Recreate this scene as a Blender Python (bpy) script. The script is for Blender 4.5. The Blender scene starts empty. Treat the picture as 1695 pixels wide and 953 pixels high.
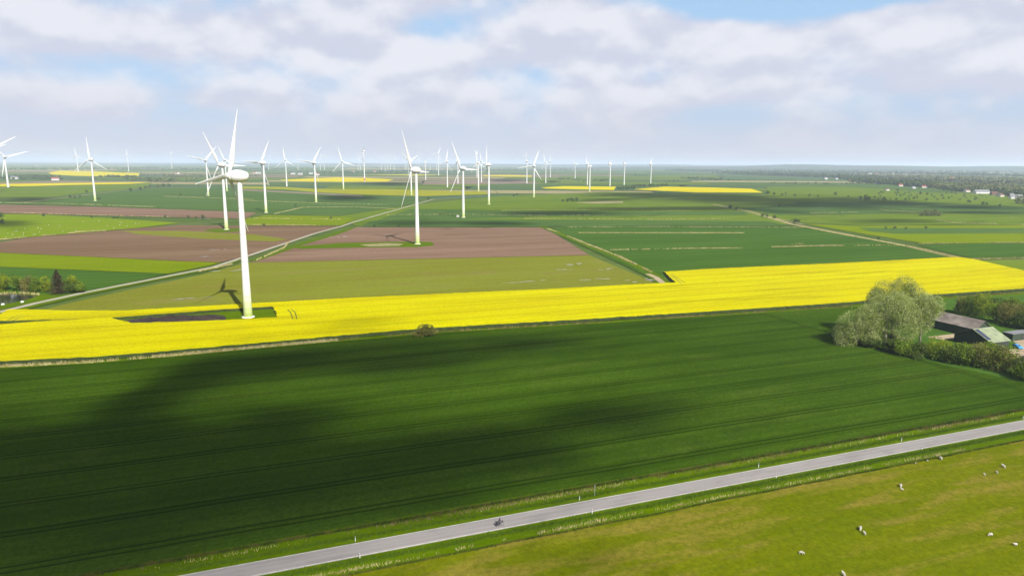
import bpy, bmesh, math, random
import numpy as np
from mathutils import Vector, Matrix, noise
from mathutils.geometry import tessellate_polygon

random.seed(7); RNG = np.random.default_rng(7)
scene = bpy.context.scene
COL = scene.collection

# ------------------------------------------------------------------ camera
CAM_H = 72.0
FPX, IW, IH = 1130.0, 1695.0, 953.0
PITCH = math.atan((476.5 - 270.5) / FPX)
ROLL = math.atan(10.0 / 1695.0)
fw = Vector((0, math.cos(PITCH), -math.sin(PITCH)))
r0 = Vector((1, 0, 0)); u0 = r0.cross(fw)
RV = r0 * math.cos(ROLL) + u0 * math.sin(ROLL)
UV = -r0 * math.sin(ROLL) + u0 * math.cos(ROLL)
cam_d = bpy.data.cameras.new('camera'); cam = bpy.data.objects.new('camera', cam_d); COL.objects.link(cam)
cam_d.sensor_width = 36.0; cam_d.lens = 36.0 * FPX / IW
cam_d.clip_start = 0.5; cam_d.clip_end = 120000.0
M3 = Matrix((RV, UV, -fw)).transposed()
cam.matrix_world = Matrix.Translation((0, 0, CAM_H)) @ M3.to_4x4()
scene.camera = cam

# ------------------------------------------------------------------ light, sky, exposure
SUN_EL = math.radians(41.3)
SUN_AZ = Vector((0.477, -0.879, 0)).normalized()
SUN_DIR = Vector((SUN_AZ.x * math.cos(SUN_EL), SUN_AZ.y * math.cos(SUN_EL), math.sin(SUN_EL)))
sun_d = bpy.data.lights.new('sun', 'SUN'); sun = bpy.data.objects.new('sun', sun_d); COL.objects.link(sun)
sun_d.energy = 5.0; sun_d.angle = math.radians(0.53); sun_d.color = (1.0, 0.955, 0.88)
sun.rotation_euler = (-SUN_DIR).to_track_quat('-Z', 'Y').to_euler()
sun.location = (300, -600, 900)

scene.view_settings.view_transform = 'Standard'
scene.view_settings.look = 'None'
scene.view_settings.gamma = 1.0
scene.view_settings.use_curve_mapping = False
scene.view_settings.exposure = 1.15
scene.render.engine = 'CYCLES'
scene.cycles.use_denoising = True
scene.cycles.max_bounces = 6
scene.cycles.diffuse_bounces = 2
scene.cycles.glossy_bounces = 2
scene.cycles.transmission_bounces = 2
scene.cycles.volume_bounces = 1
scene.cycles.transparent_max_bounces = 48

# clouds of the sky in view: (azimuth deg from +Y to the right, elevation deg, width deg, height deg, weight)
SKY_CLOUDS = [
    (-40, 12.6, 7.5, 2.2, .30), (-32, 9.0, 8, 1.8, .20), (-17.5, 9.8, 7, 2.2, .26), (-27, 8.4, 5, 1.6, .16), (-8.5, 8.0, 8, 1.9, .22), (-12, 13.2, 10, 1.6, .22),
    (-4.5, 5.4, 4, 1.1, .16), (7.5, 11.2, 7.5, 2.7, .32), (17, 9.6, 6.5, 2.2, .28), (27, 8.6, 7, 1.8, .14), (28.5, 10.4, 6, 2.0, .28), (37, 9.6, 5.5, 2.2, .26), (36, 13.3, 5, 1.0, .12),
    (9, 5.0, 5, 1.5, .22), (20, 6.2, 5.5, 1.4, .26), (30, 5.6, 7, 1.3, .18), (38.5, 6.6, 4, 1.4, .26), (-38, 4.2, 8, 1.0, .16), (-22, 4.6, 8, 1.0, .16),
    (18, 13.0, 8, 2.0, -.9), (27, 12.6, 6, 1.4, -.7), (-21, 12.2, 6, 1.0, -.10), (2.2, 8.8, 3.5, 1.8, .26), (-9, 12.2, 4, 1.2, .12),
]
world = bpy.data.worlds.new('World'); scene.world = world; world.use_nodes = True
wn, wl = world.node_tree.nodes, world.node_tree.links
wn.clear()
def WN(t, **kw):
    n = wn.new(t)
    for k, v in kw.items(): setattr(n, k, v)
    return n
def wmath(op, a, b=None, c=None, clamp=False):
    n = wn.new('ShaderNodeMath'); n.operation = op; n.use_clamp = clamp
    for i, x in enumerate((a, b, c)):
        if x is None: continue
        if isinstance(x, (int, float)): n.inputs[i].default_value = x
        else: wl.new(x, n.inputs[i])
    return n.outputs[0]
def wramp(x, lo, hi, a=0.0, b=1.0):
    n = wn.new('ShaderNodeMapRange'); n.interpolation_type = 'SMOOTHSTEP'
    wl.new(x, n.inputs['Value'])
    n.inputs['From Min'].default_value = lo; n.inputs['From Max'].default_value = hi
    n.inputs['To Min'].default_value = a; n.inputs['To Max'].default_value = b
    return n.outputs['Result']
def wmix(fac, a, b):
    n = wn.new('ShaderNodeMix'); n.data_type = 'RGBA'
    if isinstance(fac, (int, float)): n.inputs[0].default_value = fac
    else: wl.new(fac, n.inputs[0])
    for i, x in ((6, a), (7, b)):
        if isinstance(x, tuple): n.inputs[i].default_value = x + (1,)
        else: wl.new(x, n.inputs[i])
    return n.outputs[2]
sky = WN('ShaderNodeTexSky', sky_type='NISHITA', sun_disc=False, sun_elevation=SUN_EL,
         sun_rotation=math.atan2(SUN_AZ.x, SUN_AZ.y), altitude=50.0, air_density=1.0, dust_density=0.6, ozone_density=1.0)
tc = WN('ShaderNodeTexCoord')
sep = WN('ShaderNodeSeparateXYZ'); wl.new(tc.outputs['Generated'], sep.inputs[0])
X, Y, Z = sep.outputs
el = wmath('MULTIPLY', wmath('ARCSINE', Z), 180 / math.pi)
az = wmath('MULTIPLY', wmath('ARCTAN2', X, Y), 180 / math.pi)
elp = wmath('MAXIMUM', el, 0.0)
# billowing cloud field in direction space, lumps wider than tall as a deck seen from the side
def deck(dz):
    c = wn.new('ShaderNodeCombineXYZ')
    wl.new(X, c.inputs[0]); wl.new(Y, c.inputs[1]); wl.new(wmath('MULTIPLY', wmath('ADD', Z, dz), 1.75), c.inputs[2])
    n = WN('ShaderNodeTexNoise'); wl.new(c.outputs[0], n.inputs['Vector'])
    n.inputs['Scale'].default_value = 8.5; n.inputs['Detail'].default_value = 5.0; n.inputs['Roughness'].default_value = 0.47
    n.inputs['Distortion'].default_value = 0.0
    return n.outputs['Fac']
n_a = deck(0.0); n_b = deck(0.02)
cov = wmath('MULTIPLY_ADD', n_a, 0.9, 0.08)
for (a_, e_, w_, h_, k_) in SKY_CLOUDS:
    dx = wmath('DIVIDE', wmath('SUBTRACT', az, a_), w_)
    dy = wmath('DIVIDE', wmath('SUBTRACT', el, e_), h_)
    d2 = wmath('ADD', wmath('MULTIPLY', dx, dx), wmath('MULTIPLY', dy, dy))
    cov = wmath('MULTIPLY_ADD', wmath('EXPONENT', wmath('MULTIPLY', d2, -1.0)), k_, cov)
mask = wramp(cov, 0.38, 0.70)
relief = wramp(wmath('SUBTRACT', n_a, n_b), -0.10, 0.12)
thick = wramp(cov, 0.55, 0.95)
cl_hi, cl_lo = (7.5, 7.4, 7.8), (5.8, 5.82, 6.75)
ccol = wmix(relief, cl_lo, cl_hi)
skyb = wmix(wramp(el, 8.0, 45.0, 0.85, 0.0), sky.outputs['Color'], (3.7, 5.6, 8.0))
c1 = wmix(wmath('MULTIPLY', mask, 0.86), skyb, ccol)
hz = wramp(el, 0.0, 7.0, 0.9, 0.0)
c2 = wmix(hz, c1, (5.6, 5.65, 6.5))
bg = WN('ShaderNodeBackground'); bg.inputs['Strength'].default_value = 0.053
wl.new(c2, bg.inputs['Color'])
wo = WN('ShaderNodeOutputWorld'); wl.new(bg.outputs[0], wo.inputs['Surface'])

# ------------------------------------------------------------------ helpers
def at(x, y, z=0.0):
    """ground point seen at a pixel of the 1695 x 953 photograph"""
    d = fw * FPX + RV * (x - IW / 2) - UV * (y - IH / 2)
    t = (z - CAM_H) / d.z
    return Vector((d.x * t, d.y * t, z))
GA = math.radians(20.6)               # the land is laid out on a grid turned by this much
GU = Vector((math.cos(GA), math.sin(GA), 0)); GV = Vector((-GU.y, GU.x, 0))
def uv(a, b, z=0.0): return Vector((GU.x * a + GV.x * b, GU.y * a + GV.y * b, z))
def lin(c): return c / 12.92 if c <= 0.04045 else ((c + 0.055) / 1.055) ** 2.4
KREF = 2.45
def C(r, g, b, k=KREF): return tuple(min(0.85, lin(v / 255.0) / k) for v in (r, g, b))

def link(name, mesh, mat=None, parent=None):
    o = bpy.data.objects.new(name, mesh); COL.objects.link(o)
    if mat is not None and not mesh.materials:
        for m in (mat if isinstance(mat, (list, tuple)) else [mat]): mesh.materials.append(m)
    if parent is not None: o.parent = parent
    return o
def mesh_of(name, verts, faces, smooth=False):
    me = bpy.data.meshes.new(name); me.from_pydata([tuple(v) for v in verts], [], faces); me.update()
    if smooth: me.polygons.foreach_set('use_smooth', [True] * len(me.polygons))
    return me
def np_mesh(name, V, F):
    """fast mesh from numpy arrays, all faces with the same corner count"""
    me = bpy.data.meshes.new(name); n, k = F.shape
    me.vertices.add(len(V)); me.vertices.foreach_set('co', V.astype(np.float32).ravel())
    me.loops.add(n * k); me.loops.foreach_set('vertex_index', F.astype(np.int32).ravel())
    me.polygons.add(n); me.polygons.foreach_set('loop_start', np.arange(0, n * k, k, dtype=np.int32))
    me.update(calc_edges=True); me.validate(); return me
def tag(o, label, cat, group=None):
    o['label'] = label; o['category'] = cat
    if group: o['group'] = group
    return o
def struct(o, label=None, kind='structure'):
    o['kind'] = kind
    if label: o['label'] = label
    return o
def empty(name, loc, rz=0.0):
    o = bpy.data.objects.new(name, None); COL.objects.link(o)
    o.location = loc; o.rotation_euler = (0, 0, rz); o.empty_display_size = 0.5; return o
class MB:
    def __init__(s): s.v = []; s.f = []; s.m = []
    def add(s, verts, faces, mi=0):
        b = len(s.v); s.v += [tuple(p) for p in verts]; s.f += [tuple(b + i for i in f) for f in faces]; s.m += [mi] * len(faces)
    def box(s, lo, hi, mi=0):
        x0, y0, z0 = lo; x1, y1, z1 = hi
        s.add([(x0,y0,z0),(x1,y0,z0),(x1,y1,z0),(x0,y1,z0),(x0,y0,z1),(x1,y0,z1),(x1,y1,z1),(x0,y1,z1)],
              [(0,3,2,1),(4,5,6,7),(0,1,5,4),(1,2,6,5),(2,3,7,6),(3,0,4,7)], mi)
    def tube(s, p0, p1, ra, rb, n=8, cap=True, mi=0):
        p0, p1 = Vector(p0), Vector(p1); d = (p1 - p0).normalized()
        a = d.orthogonal().normalized(); b = d.cross(a)
        vs = []
        for p, r in ((p0, ra), (p1, rb)):
            for i in range(n):
                t = 2 * math.pi * i / n; vs.append(p + a * (r * math.cos(t)) + b * (r * math.sin(t)))
        fs = [(i, (i + 1) % n, n + (i + 1) % n, n + i) for i in range(n)]
        if cap: fs += [tuple(range(n - 1, -1, -1)), tuple(range(n, 2 * n))]
        s.add(vs, fs, mi)
    def lathe(s, prof, axis='z', n=20, mi=0):
        vs, fs = [], []
        for (r, h) in prof:
            for i in range(n):
                t = 2 * math.pi * i / n
                c, q = r * math.cos(t), r * math.sin(t)
                vs.append((h, c, q) if axis == 'x' else (c, q, h))
        for k in range(len(prof) - 1):
            for i in range(n):
                j = (i + 1) % n; fs.append((k*n+i, k*n+j, (k+1)*n+j, (k+1)*n+i))
        fs.append(tuple(range(n - 1, -1, -1))); fs.append(tuple((len(prof)-1)*n + i for i in range(n)))
        s.add(vs, fs, mi)
    def build(s, name, mats, parent=None, smooth=False):
        me = mesh_of(name, s.v, s.f, smooth)
        o = link(name, me, mats, parent)
        if any(s.m): me.polygons.foreach_set('material_index', s.m)
        return o

# ------------------------------------------------------------------ materials
def new_mat(name):
    m = bpy.data.materials.new(name); m.use_nodes = True
    nt = m.node_tree; b = nt.nodes['Principled BSDF']; return m, nt, b
def nmath(nt, op, a, b=None, clamp=False):
    n = nt.nodes.new('ShaderNodeMath'); n.operation = op; n.use_clamp = clamp
    for i, x in enumerate((a, b)):
        if x is None: continue
        if isinstance(x, (int, float)): n.inputs[i].default_value = x
        else: nt.links.new(x, n.inputs[i])
    return n.outputs[0]
def nmix(nt, fac, a, b, blend='MIX'):
    n = nt.nodes.new('ShaderNodeMix'); n.data_type = 'RGBA'; n.blend_type = blend
    if isinstance(fac, (int, float)): n.inputs[0].default_value = fac
    else: nt.links.new(fac, n.inputs[0])
    for i, x in ((6, a), (7, b)):
        if isinstance(x, tuple): n.inputs[i].default_value = x[:3] + (1,)
        else: nt.links.new(x, n.inputs[i])
    return n.outputs[2]
def nrange(nt, x, lo, hi, a=0.0, b=1.0):
    n = nt.nodes.new('ShaderNodeMapRange'); n.interpolation_type = 'SMOOTHSTEP'; nt.links.new(x, n.inputs['Value'])
    for k, v in zip(('From Min', 'From Max', 'To Min', 'To Max'), (lo, hi, a, b)): n.inputs[k].default_value = v
    return n.outputs['Result']
def grid_coords(nt, ang=GA):
    """position in the land's own grid: x along the rows, y across them"""
    g = nt.nodes.new('ShaderNodeNewGeometry'); mp = nt.nodes.new('ShaderNodeMapping')
    mp.inputs['Rotation'].default_value = (0, 0, -ang); nt.links.new(g.outputs['Position'], mp.inputs['Vector']); return mp.outputs['Vector']
def nnoise(nt, vec, sx, sy, detail=4.0, rough=0.55, off=0.0):
    mp = nt.nodes.new('ShaderNodeMapping'); mp.inputs['Scale'].default_value = (sx, sy, 0.3); mp.inputs['Location'].default_value = (off, off * 1.7, off * .3)
    nt.links.new(vec, mp.inputs['Vector'])
    n = nt.nodes.new('ShaderNodeTexNoise'); nt.links.new(mp.outputs['Vector'], n.inputs['Vector'])
    n.inputs['Scale'].default_value = 1.0; n.inputs['Detail'].default_value = detail; n.inputs['Roughness'].default_value = rough
    return n.outputs['Fac']
def crop_mat(name, c1, c2, c3=None, patch=(0.012, 0.03), streak=(0.006, 0.35), fine=1.2, patch_amt=1.0, tram=None, ang=GA, rough=0.9, bump=0.25, off=0.0, head=None, c3amt=.8, c3lo=.54, grain=.40):
    """field: two soil or leaf colours in broad patches, streaks along the rows, fine grain, wheel tracks"""
    m, nt, b = new_mat(name); g = grid_coords(nt, ang)
    pa = nrange(nt, nnoise(nt, g, *patch, 4, 0.6, off), 0.32, 0.68)
    st = nrange(nt, nnoise(nt, g, *streak, 3, 0.6, off + 3), 0.3, 0.7)
    fn = nnoise(nt, g, fine, fine, 5, 0.7, off + 5)
    f = nmath(nt, 'ADD', nmath(nt, 'MULTIPLY', pa, 0.55 * patch_amt), nmath(nt, 'MULTIPLY', st, 0.45), True)
    col = nmix(nt, f, c1, c2)
    if c3 is not None:
        w = nrange(nt, nnoise(nt, g, patch[0] * 2.2, patch[1] * 2.6, 5, 0.65, off + 11), c3lo, c3lo + .18)
        col = nmix(nt, nmath(nt, 'MULTIPLY', w, c3amt), col, c3)
    col = nmix(nt, nrange(nt, fn, 0.25, 0.75, 0.0, grain), col, tuple(v * 0.45 for v in c1))
    if tram:
        spacing, phase, amount = tram
        sp = nt.nodes.new('ShaderNodeSeparateXYZ'); nt.links.new(g, sp.inputs[0])
        wob = nmath(nt, 'MULTIPLY', nnoise(nt, g, 0.02, 0.002, 2), 1.6)
        yy = nmath(nt, 'ADD', sp.outputs[1], wob)
        d = nmath(nt, 'ABSOLUTE', nmath(nt, 'SUBTRACT', nmath(nt, 'MODULO', nmath(nt, 'ADD', yy, 10000.0 * spacing - phase), spacing), spacing / 2))
        two = nmath(nt, 'ABSOLUTE', nmath(nt, 'SUBTRACT', d, 0.95))
        line = nrange(nt, two, 0.12, 0.5, 1.0, 0.0)
        if head is not None:
            line = nmath(nt, 'MULTIPLY', line, nrange(nt, sp.outputs[0], head - 0.8, head, 1.0, 0.0))
            dh = nmath(nt, 'ABSOLUTE', nmath(nt, 'SUBTRACT', nmath(nt, 'ABSOLUTE', nmath(nt, 'SUBTRACT', sp.outputs[0], head)), 0.95))
            line = nmath(nt, 'MAXIMUM', line, nrange(nt, dh, 0.12, 0.5, 1.0, 0.0))
        col = nmix(nt, nmath(nt, 'MULTIPLY', line, amount), col, tuple(v * 0.30 for v in c1))
    nt.links.new(col, b.inputs['Base Color']); b.inputs['Roughness'].default_value = rough
    b.inputs['Specular IOR Level'].default_value = 0.0
    if bump:
        bp = nt.nodes.new('ShaderNodeBump'); bp.inputs['Strength'].default_value = bump; bp.inputs['Distance'].default_value = 0.4
        nt.links.new(fn, bp.inputs['Height']); nt.links.new(bp.outputs[0], b.inputs['Normal'])
    return m
def plain(name, c, rough=0.7, var=0.25, scale=1.5, metal=0.0, spec=0.3, c2=None):
    m, nt, b = new_mat(name)
    t = nt.nodes.new('ShaderNodeTexCoord')
    n = nt.nodes.new('ShaderNodeTexNoise'); nt.links.new(t.outputs['Object'], n.inputs['Vector'])
    n.inputs['Scale'].default_value = scale; n.inputs['Detail'].default_value = 5
    col = nmix(nt, nrange(nt, n.outputs['Fac'], 0.3, 0.7), tuple(v * (1 - var) for v in c), tuple(min(.9, v * (1 + var * .6)) for v in c) if c2 is None else c2)
    nt.links.new(col, b.inputs['Base Color']); b.inputs['Roughness'].default_value = rough
    b.inputs['Metallic'].default_value = metal; b.inputs['Specular IOR Level'].default_value = spec
    return m
def leaf_mat(name, c1, c2, c3=None, transl=0.25):
    m, nt, b = new_mat(name)
    g = nt.nodes.new('ShaderNodeNewGeometry')
    r = g.outputs['Random Per Island']
    col = nmix(nt, r, c1, c2)
    t = nt.nodes.new('ShaderNodeTexNoise'); nt.links.new(g.outputs['Position'], t.inputs['Vector']); t.inputs['Scale'].default_value = 0.35; t.inputs['Detail'].default_value = 3
    if c3 is not None: col = nmix(nt, nrange(nt, t.outputs['Fac'], 0.42, 0.62), col, c3)
    nt.links.new(col, b.inputs['Base Color']); b.inputs['Roughness'].default_value = 0.75; b.inputs['Specular IOR Level'].default_value = 0.15
    tr = nt.nodes.new('ShaderNodeBsdfTranslucent'); nt.links.new(col, tr.inputs['Color'])
    mx = nt.nodes.new('ShaderNodeMixShader'); mx.inputs[0].default_value = transl
    nt.links.new(b.outputs[0], mx.inputs[1]); nt.links.new(tr.outputs[0], mx.inputs[2])
    nt.links.new(mx.outputs[0], nt.nodes['Material Output'].inputs['Surface']); return m

M = {}
M['ground'] = crop_mat('ground_green', C(92, 118, 52), C(116, 136, 70), C(140, 146, 96), patch=(0.0016, 0.006), streak=(0.0012, 0.02), fine=0.08, bump=0)
M['wheat'] = crop_mat('winter_wheat', C(58, 88, 10), C(88, 120, 26), C(100, 122, 38), patch=(0.010, 0.028), streak=(0.006, 0.45), fine=1.3, c3amt=.6, grain=.6, tram=(14.05, 3.0, 0.8), head=231.3)
M['pasture'] = crop_mat('grazed_pasture', C(118, 134, 4), C(140, 146, 16), C(162, 148, 60), patch=(0.016, 0.075), streak=(0.03, 0.34), fine=1.0, bump=0.45, c3amt=.95, c3lo=.46, grain=.65)
M['verge'] = crop_mat('verge_grass', C(92, 122, 0), C(118, 146, 0), patch=(0.05, 0.3), streak=(0.1, 0.5), fine=2.2, bump=0.4)
M['olive'] = crop_mat('young_crop_on_soil', C(142, 144, 46), C(152, 162, 58), C(160, 150, 86), patch=(0.006, 0.02), streak=(0.003, 0.14), fine=0.7, tram=(14, 2, 0.10))
M['brown'] = crop_mat('bare_tilled_soil', C(140, 112, 90), C(176, 146, 124), C(134, 108, 82), patch=(0.004, 0.025), streak=(0.003, 0.13), fine=0.8, off=4)
M['brown_dark'] = crop_mat('bare_dark_soil', C(130, 104, 78), C(164, 136, 110), C(148, 132, 86), patch=(0.004, 0.03), streak=(0.003, 0.13), fine=0.8, off=9)
M['bright'] = crop_mat('bright_young_grass', C(128, 152, 0), C(148, 168, 0), C(154, 160, 10), patch=(0.006, 0.03), streak=(0.004, 0.16), fine=0.8, off=2)
M['lime'] = crop_mat('sheep_grass', C(132, 160, 16), C(150, 174, 24), C(162, 174, 50), patch=(0.006, 0.03), streak=(0.01, 0.1), fine=0.5, off=6)
M['dark'] = crop_mat('dark_cereal', C(72, 110, 30), C(96, 134, 52), patch=(0.004, 0.02), streak=(0.003, 0.12), fine=0.8, tram=(14, 5, 0.35), off=1)
M['mid'] = crop_mat('mid_green_cereal', C(86, 120, 52), C(106, 138, 68), C(118, 148, 56), patch=(0.003, 0.02), streak=(0.002, 0.07), fine=0.4, tram=(18, 5, 0.25), off=8)
M['grass'] = crop_mat('meadow_green', C(108, 138, 28), C(134, 158, 50), C(154, 162, 82), patch=(0.004, 0.03), streak=(0.003, 0.06), fine=0.4, off=12)
M['teal'] = crop_mat('blue_green_cereal', C(84, 116, 76), C(100, 132, 86), patch=(0.002, 0.012), streak=(0.002, 0.04), fine=0.2, off=15, bump=0)
M['tan'] = crop_mat('pale_dry_field', C(178, 168, 120), C(196, 186, 142), patch=(0.003, 0.02), streak=(0.003, 0.05), fine=0.3, off=17, bump=0)
M['fallow'] = crop_mat('fallow_field', C(158, 142, 120), C(172, 156, 136), patch=(0.002, 0.012), streak=(0.002, 0.04), fine=0.2, off=19, bump=0)
M['rape'] = crop_mat('rapeseed_flowers', C(236, 222, 0), C(255, 252, 0), C(204, 192, 6), patch=(0.006, 0.03), streak=(0.004, 0.5), fine=0.9, tram=(14.05, 9.0, 0.5), off=3, bump=0.6, grain=.55, c3amt=.75, c3lo=.5)
M['rape_far'] = crop_mat('rapeseed_far', C(246, 226, 0), C(252, 240, 0), patch=(0.003, 0.02), streak=(0.002, 0.05), fine=0.2, off=3, bump=0)
M['rape_thin'] = crop_mat('rapeseed_thin_bloom', C(172, 176, 24), C(192, 190, 34), C(150, 164, 40), patch=(0.003, 0.02), streak=(0.002, 0.05), fine=0.2, off=5, bump=0)
M['stem'] = plain('rapeseed_stems', C(66, 84, 22), 0.9, 0.4, 0.8)
M['reed'] = crop_mat('dry_reed_bed', C(196, 184, 126), C(214, 202, 150), C(150, 150, 70), patch=(0.05, 0.3), streak=(0.1, 0.5), fine=1.5, off=21)
M['track'] = crop_mat('pale_concrete_track', C(196, 190, 166), C(212, 206, 184), patch=(0.05, 0.2), streak=(0.02, 0.6), fine=1.2, off=23)
M['sand'] = crop_mat('sandy_yard', C(204, 184, 150), C(222, 204, 172), C(176, 156, 124), patch=(0.08, 0.1), streak=(0.1, 0.2), fine=1.4, off=25)
M['puddle'] = plain('wet_silt', (0.17, 0.16, 0.15), 0.35, 0.2, 0.3, spec=0.5)
M['pond'] = plain('pond_water', (0.012, 0.013, 0.012), 0.12, 0.3, 0.2, spec=0.5)

# ------------------------------------------------------------------ ground sheet
def grid_sheet(name, half, n, z, mat):
    xs = np.linspace(-half, half, n + 1); X_, Y_ = np.meshgrid(xs, xs)
    V = np.stack([X_.ravel(), Y_.ravel(), np.full(X_.size, z)], 1)
    i = np.arange(n)[:, None] * (n + 1) + np.arange(n)[None, :]; i = i.ravel()
    return link(name, np_mesh(name, V, np.stack([i, i + 1, i + n + 2, i + n + 1], 1)), mat)
struct(grid_sheet('ground', 42000, 60, -0.35, M['ground']), 'flat green marsh land reaching to the horizon')

_ZL = [0.0]
def poly_obj(name, pts, mat, z, label=None, kind='structure'):
    pts = [Vector((p.x, p.y, 0)) for p in pts]
    tris = tessellate_polygon([pts])
    me = mesh_of(name, [(p.x, p.y, z) for p in pts], [tuple(t) for t in tris])
    bm = bmesh.new(); bm.from_mesh(me)
    bmesh.ops.recalc_face_normals(bm, faces=bm.faces)
    for f in bm.faces:
        if f.normal.z < 0: f.normal_flip()
    bm.to_mesh(me); bm.free()
    return struct(link(name, me, mat), label, kind)
def field(name, px, mat, z, label=None):
    return poly_obj(name, [at(*p) for p in px], mat, z, label)
def ribbon_pts(pts, w):
    n = len(pts); L, R_ = [], []
    for i, p in enumerate(pts):
        d = (pts[min(i + 1, n - 1)] - pts[max(i - 1, 0)]).normalized(); s = Vector((-d.y, d.x, 0))
        L.append(p + s * w / 2); R_.append(p - s * w / 2)
    return L, R_
def ribbon(name, pts, w, mat, z, label=None):
    L, R_ = ribbon_pts(pts, w); n = len(pts)
    vs = [(p.x, p.y, z) for p in L + R_]
    fs = [(i, n + i, n + i + 1, i + 1) for i in range(n - 1)]
    return struct(link(name, mesh_of(name, vs, fs), mat), label)
def pxline(px): return [at(*p) for p in px]

# far patchwork of fields, kilometres away: generated on the same land grid
prng = random.Random(21)
ybands = [331, 322, 315, 309.5, 304.5, 300.5, 297, 293.8, 291, 288.5, 286.2, 284.2, 282.4, 280.8, 279.4, 278.2, 277.2, 276.4, 275.7, 275.0, 274.4]
pal = ['mid', 'teal', 'grass', 'teal', 'mid', 'fallow', 'grass', 'tan', 'teal', 'grass']
for i in range(len(ybands) - 1):
    x = -500 + prng.uniform(-200, 0)
    while x < 2250:
        w = prng.uniform(110, 420)
        sl = 5.0 / 847.5
        def yy(xx, y): return y + (xx - 847.5) * sl
        ya, yb = ybands[i] - 0.04 * (ybands[i] - 271), ybands[i + 1] + 0.02
        sk = prng.uniform(-14, 14)
        if x < 1390 or ybands[i] > 318 or prng.random() < .5:
            field('field', [(x, yy(x, ya)), (x + w - 2, yy(x + w, ya)), (x + w - 2 + sk, yy(x + w, yb)), (x + sk, yy(x, yb))], M[prng.choice(pal)], -0.25)
        x += w

# ------------------------------------------------------------------ fields in view, far to near
def F(name, px, mat, z, label=None): return field(name, px, M[mat], z, label)
F('rapeseed_field', [(80, 286), (100, 282.5), (160, 284), (231, 287), (229, 291.5), (185, 292.5), (120, 291), (85, 289)], 'rape_far', 0.1, 'distant yellow rapeseed field behind a dark tree belt')
F('rapeseed_field', [(-60, 309), (-60, 305.5), (30, 304.2), (120, 302.8), (252, 301.6), (215, 304.5), (110, 306.5), (40, 308.5)], 'rape_far', 0.1, 'thin yellow rapeseed strip before a fallow field')
F('field', [(-80, 304.5), (100, 299), (255, 300.5), (120, 302.6), (30, 304), (-60, 305.3)], 'fallow', 0.05)
F('field', [(-80, 310.5), (40, 309), (215, 305), (252, 302.2), (240, 311), (150, 319), (90, 326), (-80, 327)], 'grass', 0.05, 'light green meadow above the sandy path')
F('field', [(-80, 334), (60, 333), (150, 321.5), (262, 312), (430, 310), (700, 330), (690, 337), (560, 357), (440, 354), (420, 350), (300, 346), (150, 341), (-80, 336)], 'mid', 0.02, 'blue green cereal field around a wind turbine')
F('rapeseed_field', [(462, 298), (510, 295.6), (560, 293.8), (610, 295), (652, 297), (640, 300.8), (560, 301.2), (480, 300)], 'rape_far', 0.1, 'bright yellow rapeseed field among the distant turbines')
F('rapeseed_field', [(395, 308.5), (470, 309.5), (520, 312.6), (640, 313), (720, 315.5), (800, 317), (812, 321.5), (700, 324.8), (600, 322.3), (520, 318), (470, 313.5), (395, 312)], 'rape_thin', 0.1, 'dull yellow band of thinly flowering rapeseed')
F('rapeseed_field', [(895, 310.5), (935, 308.2), (1020, 309), (1016, 314.6), (950, 313.4), (905, 312.2)], 'rape_far', 0.1, 'yellow rapeseed field left of the dark hedge')
F('rapeseed_field', [(1048, 313.5), (1100, 309), (1180, 310.5), (1243, 312.5), (1264, 319), (1150, 318.8)], 'rape_far', 0.1, 'yellow rapeseed field right of the dark hedge')
F('rapeseed_field', [(800, 290.3), (840, 289.8), (880, 290.8), (880, 292.8), (800, 292)], 'rape_far', 0.1)
F('rapeseed_field', [(590, 289.6), (690, 288.8), (740, 289.6), (690, 290.6)], 'rape_far', 0.1)
F('field', [(690, 300), (860, 298.5), (900, 304), (700, 305.5)], 'fallow', 0.02)
F('field', [(400, 313), (520, 319), (600, 323), (600, 325.5), (500, 320.5), (395, 315)], 'fallow', 0.05)
F('field', [(560, 358), (690, 338), (820, 325), (1000, 318), (1300, 322), (1330, 345), (1300, 372), (905, 372), (640, 374), (590, 374)], 'grass', 0.02, 'mown meadow strips behind the bare field')
F('field', [(595, 374), (680, 346), (760, 347), (900, 351), (1230, 350), (1240, 356), (900, 358), (690, 365)], 'mid', 0.05)
F('field', [(612, 366), (760, 362.5), (900, 364), (1270, 366), (1305, 373), (900, 375.4), (600, 375.4)], 'mid', 0.06)
F('field', [(905, 335), (1060, 332), (1200, 334), (1210, 341), (1050, 343), (905, 342)], 'grass', 0.04)
F('field', [(1225, 345), (1330, 336), (1500, 335), (1760, 345), (1760, 353), (1500, 352), (1290, 356)], 'mid', 0.04)
F('field', [(1290, 357), (1500, 353), (1760, 354), (1760, 371), (1420, 373), (1325, 368)], 'grass', 0.04)
F('field', [(1330, 370), (1420, 374), (1760, 372), (1760, 402), (1530, 403), (1440, 389)], 'bright', 0.05, 'bright green grass field beyond the diagonal ditch')
F('field', [(1420, 377), (1760, 378), (1760, 386), (1480, 387), (1440, 383)], 'mid', 0.07)
F('field', [(1518, 405.5), (1760, 401.5), (1760, 426), (1612, 428), (1560, 416)], 'dark', 0.07, 'dark green cereal field behind the corner of the rapeseed')
F('field', [(1268, 322), (1270, 309), (1400, 309), (1500, 316), (1620, 323), (1760, 330), (1760, 345), (1500, 334), (1330, 335)], 'grass', 0.03, 'far meadow dotted with scrub before the village')
F('field', [(950, 335.5), (1000, 332.8), (1032, 333), (1030, 336), (990, 337)], 'tan', 0.08)
F('field', [(1612, 431.5), (1760, 428), (1760, 462), (1700, 450)], 'grass', 0.05)
F('field', [(903, 377), (1310, 374), (1440, 392), (1600, 428), (1582, 429.5), (1460, 437), (1170, 451), (1100, 455), (1098, 470), (1000, 424)], 'dark', 0.08, 'large dark green field crossed by pale reed strips')
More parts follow.
